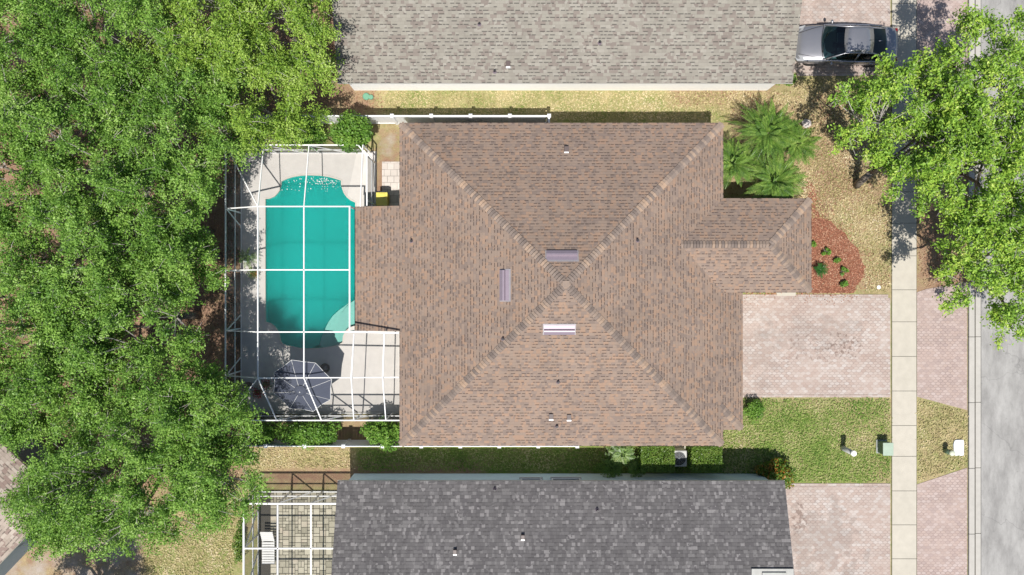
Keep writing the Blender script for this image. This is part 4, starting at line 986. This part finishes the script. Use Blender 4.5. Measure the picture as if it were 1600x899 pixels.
shrub('shrub', 407, 678, 26, 20, 1.6, M['bright'], 'shaded green shrub at the lower left corner of the pool cage', 45, 14, 180, .11, .38)
shrub('hedge', 1027, 716, 25.5, 19.5, 1.25, M['hedge'], 'square clipped hedge left of the air conditioner', 46, 30, 260, .07, cat='hedge', boxy=True)
shrub('hedge', 1103, 717, 23, 19.5, 1.25, M['hedge'], 'square clipped hedge right of the air conditioner', 47, 28, 260, .07, cat='hedge', boxy=True)
shrub('shrub', 1179, 643, 17, 21, .9, M['bright'], 'small round green shrub at the garage corner by the driveway', 48, 18, 200, .07, .24)
shrub('shrub', 1222, 742, 24, 26, 1.1, M['croton'], 'green and orange tinted shrub at the right end of the charcoal roof', 49, 20, 150, .12, .28)
shrub('shrub', 1200, 735, 16, 14, .8, M['croton'], 'dark leafy shrub in shade just left of the orange tinted shrub', 50, 10, 120, .11, .25)
shrub('shrub', 1228, 118, 22, 14, .8, M['bright'], 'bright green shrub at the lower right corner of the tan roof', 51, 16, 150, .09, .25)
shrub('vine', 372, 850, 7, 40, .7, M['hedge'], 'low yellowish plants along the outside of the smaller cage', 52, 22, 90, .08, .2, cat='plant')
for i, (px, py, r) in enumerate([(1271, 381, 5), (1291, 391, 9), (1310, 404, 6), (1319, 424, 8), (1321, 444, 7)]):
    shrub('bedding_plant', px, py, r, r, .35, M['bright'], ['tiny green plant tight against the roof edge in the mulch bed', 'largest small leafy plant in the mulch bed, right of the roof edge', 'small green plant in the centre of the mulch bed',
          'green plant near the curved right side of the mulch bed', 'green plant nearest the driveway in the mulch bed'][i], 60+i, 6, 50, .09, .1, 'small plants in the red mulch bed', 'plant')

# palms: fronds with leaflets
def fronds(rg, c, n, Lf, lw, rise, droop, step=.035, a0=0, spread=6.283):
    V = []
    for k in range(n):
        a = a0+spread*k/n+rg.uniform(-.2, .2); el = rise*rg.uniform(.05, 1.35); ln = Lf*rg.uniform(.75, 1.1)
        h = np.array([math.cos(a), math.sin(a), 0.]); side = np.array([-math.sin(a), math.cos(a), 0.]); m = int(ln/step)
        T = np.linspace(.04, 1, m); p = np.array(c)+np.outer(T*ln*math.cos(el), h); p[:, 2] += T*ln*math.sin(el)-droop*ln*T**2.2
        wd = lw*np.sin(np.clip(T*2.9+.25, 0, 3.1))+.02
        for s in (-1, 1):
            d = side*s*.82+h*.55+np.array([0, 0, .18]); d /= np.linalg.norm(d)
            tip = p+d*wd[:, None]*rg.uniform(.85, 1.1, m)[:, None]; tip[:, 2] -= wd*.25
            mid = (p+tip)/2; w = h*.011
            q = np.stack([p, mid-w, tip, mid+w], 1); V.append(q.reshape(-1, 3))
        w = side*.009; q = np.stack([p[:-1]-w, p[:-1]+w, p[1:]+w, p[1:]-w], 1); q[:, :, 2] += .006; V.append(q.reshape(-1, 3))
    return np.vstack(V)
def palm(px, py, h, Lf, n, label, seed, mat='palm', name='palm', group='feathery palms at the front corner', lw=.2, rise=.7, droop=.45, cat='palm', tr=.09):
    rg = np.random.default_rng(seed); X, Y = P(px, py, h); e = empty(name, (X, Y, 0), label, cat, group)
    V = np.vstack([fronds(rg, (X, Y, h), n, Lf, lw, rise, droop), fronds(rg, (X, Y, h), n//2, Lf*.8, lw, 1.1, .25, a0=.3)])
    npmesh('fronds', V, 4, M[mat], e, (X, Y, 0)); m = MB(); m.tube([(X, Y, 0), (X+.02, Y, h*.5), (X, Y, h+.02)], [tr*1.2, tr, tr*.9], 10); m.build('trunk', M['bark'], e); return e
palm(1200, 208, 1.9, 1.8, 60, 'uppermost feathery palm between the brown roof and the dry lawn', 71)
palm(1244, 226, 1.5, 1.3, 42, 'rightmost feathery palm, beside a pale rock on the dry lawn', 72)
palm(1148, 256, 1.7, 1.55, 50, 'feathery palm tucked against the edge of the brown main roof', 73)
palm(1212, 284, 1.8, 1.75, 60, 'lowest feathery palm, just above the entry wing roof', 74)
palm(1282, 422, .35, .42, 22, 'dark green cycad rosette against the entry roof edge in red mulch', 75, 'darkgreen', 'cycad', None, .07, .5, .3, 'plant', .07)
palm(972, 708, 1.0, .8, 22, 'sunlit yellow green fern palm left of the clipped hedges', 76, 'palm', 'fern_palm', 'fern palms in the side yard', .16, .6, .4, 'palm', .05)
palm(955, 730, .7, .8, 22, 'shaded fern palm against the blue wall, left of the clipped hedges', 77, 'palm', 'fern_palm', 'fern palms in the side yard', .16, .6, .4, 'palm', .05)
palm(995, 733, .8, .6, 18, 'darker fern palm directly below the left clipped hedge', 78, 'palm', 'fern_palm', 'fern palms in the side yard', .14, .6, .4, 'palm', .05)

# rock by the palms
def rock(px, py, r, label, seed):
    rg = random.Random(seed); X, Y = P(px, py); m = MB(); n = 12; prof = [(r, 0), (r*1.05, r*.3), (r*.7, r*.65), (r*.2, r*.75)]
    m.lathe(prof, (0, 0), n); m.v = [(v[0]*rg.uniform(.85, 1.15), v[1]*rg.uniform(.8, 1.1), v[2]) for v in m.v]
    o = m.build('rock', plain('pale_rock', (.5, .45, .42), .9, 0, .2, .2, 9, .4)); o.location = (X, Y, 0); tag(o, label, 'rock')
rock(1260, 193, .22, 'pale pinkish rock on the dry lawn beside the palms', 2)

# ------------------------------------------------------------------ car
def car():
    X, Y = P(1321, 70, .7); e = empty('car', (X, Y, .02), 'dark silver sedan parked nose in under the edge of the tan roof', 'car', None, R(-1.2))
    t = NT('dark_silver_car_paint'); n = t.noise(3, t.geo(), 2); paint = t.done(t.bsdf(t.mix(n, (.28, .28, .3, 1), (.32, .32, .34, 1)), .3, .65, .5, **{'Coat Weight': .8, 'Coat Roughness': .05}))
    t = NT('tinted_car_glass'); gl = t.n('ShaderNodeBsdfGlossy'); gl.inputs['Roughness'].default_value = .02; tr = t.n('ShaderNodeBsdfTransparent'); tr.inputs[0].default_value = (.22, .34, .34, 1)
    g_ = t.n('ShaderNodeNewGeometry'); d_ = t.n('ShaderNodeVectorMath', operation='DOT_PRODUCT'); t.t.links.new(g_.outputs['Incoming'], d_.inputs[0]); t.t.links.new(g_.outputs['Normal'], d_.inputs[1]); F_ = t.mth('ADD', .06, t.mth('MULTIPLY', .94, t.mth('POWER', t.mth('SUBTRACT', 1, t.mth('ABSOLUTE', d_.outputs['Value'])), 5.0))); m_ = t.n('ShaderNodeMixShader'); t.put(m_.inputs[0], F_); t.t.links.new(tr.outputs[0], m_.inputs[1]); t.t.links.new(gl.outputs[0], m_.inputs[2]); glass = t.done(m_.outputs[0])
    chrome = plain('chrome_trim', (.7, .7, .7), .15, 1); tyre = plain('black_tyre', (.02, .02, .02), .85); rimm = plain('alloy_rim', (.5, .5, .52), .3, .9)
    lamp = plain('headlamp_lens', (.35, .36, .38), .2, 0, .5); red = plain('tail_lamp_red', (.3, .01, .01), .2, 0, .6); seat = plain('grey_car_seat', (.22, .22, .24), .9)
    # stations along x: (x, halfwidth, z_top, z_shoulder)
    stn = [(-2.44, .52, .55, .50), (-2.38, .70, .64, .56), (-2.25, .82, .72, .62), (-2.0, .88, .80, .68), (-1.6, .905, .88, .74), (-1.1, .915, .95, .80), (-.6, .92, .98, .84), (0, .92, .99, .86), (.7, .92, 1.0, .88), (1.3, .915, 1.02, .90), (1.75, .90, 1.05, .90), (2.1, .87, 1.04, .88), (2.3, .80, .99, .82), (2.4, .66, .90, .72)]
    V = []; ring = []
    for x, w, zt, zs in stn:
        cs_ = [(-w*.86, .2), (-w*.97, .32), (-w, .55), (-w*.985, zs), (-w*.9, zt-.035), (-w*.55, zt), (0, zt+.025), (w*.55, zt), (w*.9, zt-.035), (w*.985, zs), (w, .55), (w*.97, .32), (w*.86, .2)]
        V += [(x, y, z) for y, z in cs_]; ring.append(len(cs_))
    k = ring[0]; Fs = []
    for i in range(len(stn)-1):
        for j in range(k-1): Fs.append((i*k+j, i*k+j+1, (i+1)*k+j+1, (i+1)*k+j))
        Fs.append((i*k, (i+1)*k, (i+1)*k+k-1, i*k+k-1))
    Fs.append(tuple(range(k))); Fs.append(tuple(range((len(stn)-1)*k, len(stn)*k))[::-1])
    # leave the cabin opening out of the top skin
    Fs = [f for f in Fs if not (len(f) == 4 and all(-1.15 < V[q][0] < 1.8 and abs(V[q][1]) < .86 and V[q][2] > .93 for q in f))]
    b = MB(); b.quadv(V, [f[::-1] for f in Fs]); body = b.build('body', paint, e, world=False, smooth=True); body.modifiers.new('s', 'SUBSURF').render_levels = 1
    # greenhouse patches: rows of (x, halfwidth, z) arcs
    def arc(x, w, z, bow, n=8, crown=.03): return [(x+bow*(1-(2*i/n-1)**2), w*(2*i/n-1), z+crown*(1-(2*i/n-1)**2)) for i in range(n+1)]
    def patch(rows, name, mat, n=8):
        m = MB(); vs_ = [p for r in rows for p in r]; m.quadv(vs_, [((i*(n+1)+j), (i*(n+1)+j+1), ((i+1)*(n+1)+j+1), ((i+1)*(n+1)+j)) for i in range(len(rows)-1) for j in range(n)]); return m.build(name, mat, e, world=False, smooth=True)
    w0 = arc(-1.08, .76, .955, -.16); w1 = arc(-.62, .68, 1.24, -.1); w2 = arc(-.3, .61, 1.395, -.06)
    patch([w0, w1, w2], 'windshield', glass)
    r0 = arc(-.3, .61, 1.395, -.06); r1 = arc(.1, .61, 1.455, 0); r2 = arc(.6, .61, 1.455, 0); r3 = arc(.98, .59, 1.41, .04); roof_ = patch([[(x, y, z+.004) for x, y, z in r] for r in (r0, r1, r2, r3)], 'roof', paint)
    sr = roof_.modifiers.new('t', 'SOLIDIFY'); sr.thickness = .02
    patch([r3, arc(1.35, .62, 1.26, .08), arc(1.68, .66, 1.075, .12)], 'rear_window', glass)
    for s in (-1, 1):
        top = [(-.3, .61*s, 1.395), (.1, .61*s, 1.455), (.6, .61*s, 1.455), (.98, .59*s, 1.41), (1.35, .62*s, 1.26), (1.68, .66*s, 1.075)]
        m = MB(); bel = [(-1.08, .84*s, .93), (-.3, .86*s, .945), (.35, .865*s, .955), (1.0, .86*s, .965), (1.45, .83*s, .985), (1.72, .74*s, 1.03)]
        tp = [(-1.05, .78*s, .96)]+top[:1]+top[1:3]+[top[3]]+[top[4]]; tp = [(-1.0, .775*s, .99), (-.3, .63*s, 1.385), (.35, .635*s, 1.44), (1.0, .615*s, 1.39), (1.38, .64*s, 1.22), (1.72, .70*s, 1.05)]
        for i in range(5): m.face([bel[i], bel[i+1], tp[i+1], tp[i]])
        m.build('side_window', glass, e, world=False)
        p = MB(); p.tube([(-1.1, .8*s, .96), (-.65, .715*s, 1.225), (-.3, .63*s, 1.395), (.1, .62*s, 1.45), (.6, .62*s, 1.45), (1.0, .605*s, 1.4), (1.38, .64*s, 1.23), (1.74, .7*s, 1.05)], [.035]*8, 8); p.bar((.33, .87*s, .94), (.38, .63*s, 1.44), .09, .03, (0, 1, 0)); p.build('pillar', paint, e, world=False, smooth=True)
        tr2 = MB(); tr2.tube([(-1.05, .875*s, .93), (.3, .885*s, .95), (1.3, .86*s, .97), (1.6, .8*s, .99)], .012, 6); tr2.build('window_trim', chrome, e, world=False)
        sh = MB()                                   # shoulder strip closing belt line
        for a_, b_ in zip([(-1.15, .8), (-.3, .84), (.35, .85), (1.0, .84), (1.45, .8)], [(-.3, .84), (.35, .85), (1.0, .84), (1.45, .8), (1.78, .72)]):
            sh.bar((a_[0], a_[1]*s, .93), (b_[0], b_[1]*s, .95), .12, .05)
        sh.build('belt_line', paint, e, world=False)
        mr = MB(); mr.lathe([(.02, -.09), (.075, -.06), (.085, 0), (.07, .06), (.02, .085)], (0, 0), 12); mr.v = [(-.78+v[0]*.8, (1.0)*s+v[2]*1.1, .98+v[1]*.8) for v in mr.v]; mr.bar((-.76, .86*s, .95), (-.77, .96*s, .97), .05, .04); mr.build('wing_mirror', paint, e, world=False, smooth=True)
        hl = MB(); hl.quadv([(-2.40, .5*s, .57), (-2.28, .8*s, .60), (-1.95, .86*s, .76), (-2.1, .6*s, .765)], [(0, 1, 2, 3)]); hl.v = [(v[0]-.01, v[1]*1.01, v[2]+.025) for v in hl.v]; hl.build('headlight', lamp, e, world=False)
        tl = MB(); tl.box(2.28, 2.4, min(.5*s, .78*s), max(.5*s, .78*s), .72, .88); tl.build('tail_light', red, e, world=False, bevel=.02)
        for hx_ in (.0, .95):
            dh = MB(); dh.box(hx_+.15, hx_+.33, min(.915*s, .945*s), max(.915*s, .945*s), .8, .825); dh.build('door_handle', chrome, e, world=False)
        for wx_ in (-1.5, 1.35):
            ty = MB(); ty.lathe([(.2, -.11), (.31, -.11), (.33, -.07), (.33, .07), (.31, .11), (.2, .11)], (0, 0), 24); ty.v = [(wx_+v[0], .77*s+v[2], .33+v[1]) for v in ty.v]; wh = ty.build('wheel', tyre, e, world=False, smooth=True)
            rm = MB(); rm.lathe([(.03, .1), (.21, .085), (.21, -.05)], (0, 0), 20); rm.v = [(wx_+v[0], .77*s+v[2]*s, .33+v[1]) for v in rm.v]; rm.build('rim', rimm, wh, world=False)
    it = MB(); it.box(-1.2, -.75, -.74, .74, .7, .9); it.build('dashboard', tyre, e, world=False, bevel=.05)
    fl = MB(); fl.box(-.9, 1.7, -.78, .78, .3, .4); fl.box(1.2, 1.78, -.7, .7, .4, .98); fl.build('cabin_floor', tyre, e, world=False)
    for s in (-1, 1):
        se = MB(); se.box(-.35, .15, .12 if s > 0 else -.62, .62 if s > 0 else -.12, .4, .62); se.box(.1, .25, .12 if s > 0 else -.62, .62 if s > 0 else -.12, .55, 1.15); se.box(.12, .22, .27 if s > 0 else -.47, .47 if s > 0 else -.27, 1.15, 1.3); se.build('seat', seat, e, world=False, bevel=.05)
    def seam(pts):
        q = MB(); q.tube(pts, .009, 4); q.build('panel_gap', tyre, e, world=False)
    seam([(-1.26+.12*abs(k/4)**2, .8*k/4, 1.0-.05*abs(k/4)**3) for k in range(-4, 5)])
    for s in (-1, 1):
        seam([(-2.25, .5*s, .735), (-1.7, .66*s, .885), (-1.16, .8*s, .955)])
        for xx in (-.95, .35, 1.25): seam([(xx, .905*s, .9), (xx, .925*s, .7), (xx, .915*s, .35)])
    wp = MB(); wp.bar((-1.2, -.5, 1.0), (-1.12, .15, 1.02), .02); wp.build('wiper', tyre, e, world=False)
    an = MB(); an.bar((1.3, 0, 1.33), (1.45, 0, 1.36), .03, .05); an.build('aerial', paint, e, world=False)
car()

# ------------------------------------------------------------------ small things
def umbrella():
    X, Y = P(472, 608, 2.35); e = empty('patio_umbrella', (X, Y, .05), 'blue grey patio umbrella with white ribs inside the pool cage', 'umbrella')
    mat = plain('dusty_blue_canvas', (.07, .08, .115), .85); m = MB(); Rr = 1.42; V = [(0, 0, 2.62)]; n = 8; sub = 4
    rings = (.16, .5, .8, 1.0)
    for q in rings:
        for k in range(n*sub):
            a = 2*math.pi*k/(n*sub)+.25; fr_ = (k % sub)/sub; sag = 1-.10*math.sin(math.pi*fr_)*q; V.append((math.cos(a)*Rr*q*sag, math.sin(a)*Rr*q*sag, 2.62-.42*q**1.3-.04*math.sin(math.pi*fr_)*q))
    K = n*sub; Fs = [(0, 1+k, 1+(k+1) % K) for k in range(K)]+[(1+r*K+k, 1+(r+1)*K+k, 1+(r+1)*K+(k+1) % K, 1+r*K+(k+1) % K) for r in range(len(rings)-1) for k in range(K)]
    m.quadv(V, Fs); cp_ = m.build('canopy', mat, e, world=False, smooth=True)
    for k in range(n):
        a = 2*math.pi*k/n+.25; r = MB(); r.tube([(math.cos(a)*Rr*q, math.sin(a)*Rr*q, 2.632-.42*q**1.3) for q in (.16, .4, .7, 1)], .009, 5); r.build('rib', M['white_metal'], e, world=False)
    hm = MB(); hm.tube([(math.cos(2*math.pi*k/K+.25)*Rr*.998*(1-.10*math.sin(math.pi*(k % sub)/sub)), math.sin(2*math.pi*k/K+.25)*Rr*.998*(1-.10*math.sin(math.pi*(k % sub)/sub)), 2.205-.04*math.sin(math.pi*(k % sub)/sub)) for k in range(K+1)], .011, 5, False); hm.build('hem', M['white_metal'], cp_, world=False)
    v = MB(); v.tube([(math.cos(a/12*6.2832)*.27, math.sin(a/12*6.2832)*.27, 2.62) for a in range(13)], .012, 5, False); v.lathe([(.26, 2.6), (.15, 2.67), (.02, 2.7)], (0, 0), 16, False); v.build('vent_cap', mat, e, world=False)
    fi = MB(); fi.lathe([(.03, 2.68), (.035, 2.74), (.01, 2.78)], (0, 0), 10); fi.build('finial', M['white_metal'], e, world=False)
    p = MB(); p.lathe([(.024, 0), (.024, 2.6)], (0, 0), 10); p.build('pole', M['white_metal'], e, world=False)
    for ch in e.children:
        if ch.name.split('.')[0] in ('canopy', 'rib', 'vent_cap', 'finial'):
            ch.rotation_euler = (R(24), 0, 0); ch.location = (0, 2.5*math.sin(R(24)), 2.5*(1-math.cos(R(24))))
    b = MB(); b.lathe([(.28, 0), (.27, .06), (.08, .1), (.05, .3)], (0, 0), 20); b.build('base', M['dark'], e, world=False)
umbrella()
# round brazier
X, Y = P(508, 575.5, .35); e = empty('fire_bowl', (X, Y, .05), 'round dark fire bowl on the deck above the umbrella', 'fire bowl')
m = MB(); m.lathe([(.14, 0), (.16, .1), (.21, .3), (.24, .34), (.24, .36), (.18, .36), (.15, .24), (.02, .2)], (0, 0), 24); m.build('bowl', plain('rusty_brown_iron', (.09, .075, .06), .7), e, world=False, smooth=True)
m = MB(); m.lathe([(.15, .25), (.1, .29), (.02, .3)], (0, 0), 14); m.build('ash', plain('ash', (.25, .22, .2), .95, 0, .1, .4, 30), e, world=False)
# potted plants by the pool
def pot(px, py, r, h, pm, label, seed, kind='palm'):
    X, Y = P(px, py, h); e = empty('potted_plant', (X, Y, .05), label, 'potted plant'); m = MB(); m.lathe([(r*.7, 0), (r, h*.9), (r*1.08, h*.9), (r*1.08, h), (r*.9, h), (r*.9, h-.05)], (0, 0), 20); m.build('pot', pm, e, world=False, smooth=True)
    s = MB(); s.lathe([(r*.9, h-.06), (.01, h-.05)], (0, 0), 16, False); s.build('soil', M['joint'], e, world=False); rg = np.random.default_rng(seed)
    if kind == 'palm': npmesh('leaves', fronds(rg, (0, 0, h), 16, .62, .1, .7, .5), 4, M['palm'], e)
    else: C = rg.normal(size=(260, 3))*[r, r, r*.6]+[0, 0, h+.12]; npmesh('leaves', leaf_quads(rg, C, .08), 4, M[kind], e)
white_pot = plain('pale_blue_glazed_pot', (.6, .68, .72), .3, 0, .5)
pot(386, 403, .2, .45, white_pot, 'spiky palm in a pale glazed pot beside the left pool edge', 81)
M['redflower'] = foliage('red_flowers', [(0, (.04, .1, .02)), (.5, (.06, .14, .03)), (.6, (.35, .02, .04)), (1, (.4, .03, .06))], .1)
pot(416, 601, .14, .32, plain('terracotta_pot', (.3, .12, .07), .8), 'pot of dark red flowers at the lower left of the pool deck, nearer the umbrella', 82, 'redflower')
pot(404, 613, .13, .3, plain('grey_planter', (.45, .45, .43), .8), 'pot of red flowers farther from the umbrella at the lower left of the deck', 83, 'redflower')
pot(397, 428, .12, .28, plain('brown_clay_pot', (.25, .13, .08), .8), 'small pot with reddish plant just below the pale glazed pot', 84, 'croton')
# patio step ladder-like bench at lower right of deck
def bench(px, py, label, rz=0):
    X, Y = P(px, py, .4); e = empty('lounge_chair', (X, Y, .05), label, 'lounge chair', None, rz); fmat = plain('white_chair_frame', (.6, .6, .58), .5); sl_ = MB()
    for k in range(9): sl_.box(-.3, .3, -.85+k*.12, -.85+k*.12+.09, .32, .35)
    sl_.build('seat', fmat, e, world=False); bk = MB()
    for k in range(5): bk.box(-.3, .3, .26+k*.11, .26+k*.11+.085, .34+k*.07, .37+k*.07)
    bk.build('backrest', fmat, e, world=False)
    for sx in (-.27, .27):
        f = MB(); f.box(sx-.025, sx+.025, -.88, .25, .27, .32); f.build('side_rail', fmat, e, world=False)
        for sy in (-.8, .15): l = MB(); l.box(sx-.025, sx+.025, sy-.025, sy+.025, 0, .27); l.build('leg', fmat, e, world=False)
bench(419, 854, 'white slatted lounge chair at the left side of the stone patio cage')
# ac unit
X, Y = P(1061, 717, .8); e = empty('air_conditioner', (X, Y, 0), 'grey air conditioner with black round fan between two clipped hedges', 'air conditioner')
cas = plain('beige_grey_casing', (.42, .42, .41), .5); s = .39
m = MB(); m.box(-s-.08, s+.08, -s-.08, s+.08, 0, .08); m.build('pad', M['concrete'], e, world=False)
m = MB(); m.box(-s, s, -s, s, .08, .78); m.build('casing', cas, e, world=False, bevel=.05)
m = MB(); m.lathe([(.31, .783), (.31, .80)], (0, 0), 28); m.build('fan_well', M['dark'], e, world=False)
gr_ = MB()
for q in (.1, .17, .24, .31): gr_.tube([(math.cos(a/24*6.2832)*q, math.sin(a/24*6.2832)*q, .825) for a in range(25)], .006, 4, False)
for k in range(8): a = k*math.pi/4; gr_.bar((0, 0, .825), (math.cos(a)*.32, math.sin(a)*.32, .825), .01)
gr_.lathe([(.05, .82), (.05, .84)], (0, 0), 12); gr_.build('fan_grille', plain('grey_grille', (.2, .22, .24), .5), e, world=False)
# yellow lidded bin
X, Y = P(597, 312, .9); e = empty('wheelie_bin', (X, Y, .03), 'yellow lidded bin between the pool cage and the brown roof', 'bin')
yl = plain('yellow_green_plastic', (.42, .38, .05), .5, 0, .4, .2)
m = MB(); m.prism([(-.22, -.28), (.22, -.28), (.24, .3), (-.24, .3)], .06, .92); m.build('body', yl, e, world=False, bevel=.02)
m = MB(); m.box(-.27, .27, -.3, .33, .925, .97); m.box(-.16, .16, .1, .28, .97, .99); m.build('lid', plain('yellow_lid', (.6, .52, .1), .4), e, world=False, bevel=.02)
m = MB(); m.bar((-.2, .36, .93), (.2, .36, .93), .03); m.build('handle', M['dark'], e, world=False)
for sx in (-.2, .2):
    m = MB(); m.lathe([(.09, -.02), (.09, .02)], (0, 0), 16); m.v = [(sx+v[2], .26+v[0], .09+v[1]) for v in m.v]; m.build('wheel', M['dark'], e, world=False)
# yard post (white bollard light)
X, Y = P(1316, 700); e = empty('bollard', (X, Y, 0), 'white topped round post on the lawn between driveways', 'bollard')
m = MB(); m.lathe([(.13, 0), (.12, .3), (.11, 1.25)], (0, 0), 20); m.build('post', plain('grey_white_post', (.5, .5, .48), .5), e, world=False, smooth=True)
m = MB(); m.lathe([(.135, 1.25), (.14, 1.33), (.11, 1.37), (.02, 1.38)], (0, 0), 20); m.build('cap', M['white_metal'], e, world=False)
# green utility cabinet
X, Y = P(1377, 697.5); e = empty('utility_box', (X, Y, 0), 'green metal utility cabinet beside the sidewalk', 'utility box')
gm = plain('faded_green_paint', (.13, .2, .13), .55, 0, .4, .2); m = MB(); m.box(-.28, .25, -.33, .33, 0, .08); m.build('plinth', plain('plinth_concrete', (.3, .32, .3), .9), e, world=False)
m = MB(); m.box(-.22, .22, -.28, .28, .08, .68); m.build('cabinet', gm, e, world=False, bevel=.015)
m = MB(); m.box(-.25, .25, -.31, .31, .683, .73); m.build('lid', plain('pale_green_paint', (.3, .38, .3), .5, 0, .4, .15), e, world=False, bevel=.015)
# pedestal and white cover on the verge
X, Y = P(1476, 704); e = empty('pedestal', (X, Y, 0), 'short green pedestal with pale dome cap on the verge', 'pedestal')
m = MB(); m.lathe([(.12, 0), (.12, .62)], (0, 0), 18); m.build('post', gm, e, world=False, smooth=True); m = MB(); m.lathe([(.135, .62), (.135, .68), (.1, .73), (.02, .75)], (0, 0), 18); m.build('cap', plain('pale_cap', (.55, .58, .45), .6), e, world=False, smooth=True)
m = MB(); pl = G((1490, 688), (1493, 687), (1504, 687), (1504.6, 691), (1504.5, 711), (1500, 712), (1496.5, 711), (1491.5, 712), (1489, 709), (1488.3, 694)); m.prism(pl, 0, .1)
o = m.build('meter_cover', plain('white_concrete_cover', (.62, .64, .66), .7, 0, .3, .08, 8), bevel=.01); tag(o, 'flat white utility cover in the verge beside the kerb', 'cover')
X, Y = P(1372.5, 449); m = MB(); m.lathe([(.1, 0), (.1, .05), (.08, .07), (.01, .075)], (0, 0), 20); o = m.build('cleanout_cap', M['white_metal']); o.location = (X, Y, 0); tag(o, 'round white cap in the ground between mulch bed and sidewalk', 'cap')
gc = plain('teal_green_cover', (.13, .3, .2), .6, 0, .3, .15)
for (px, py, r, lb) in ((572.5, 151.5, .17, 'larger round green cover on the red leaf strip below the tan roof'), (580, 152.5, .12, 'smaller pale green cover touching the larger round green cover')):
    X, Y = P(px, py); m = MB(); m.lathe([(r, 0), (r, .1), (r*.8, .13), (.01, .135)], (0, 0), 24); o = m.build('valve_cover', gc, smooth=False); o.location = (X, Y, 0); tag(o, lb, 'cover', 'green valve covers')
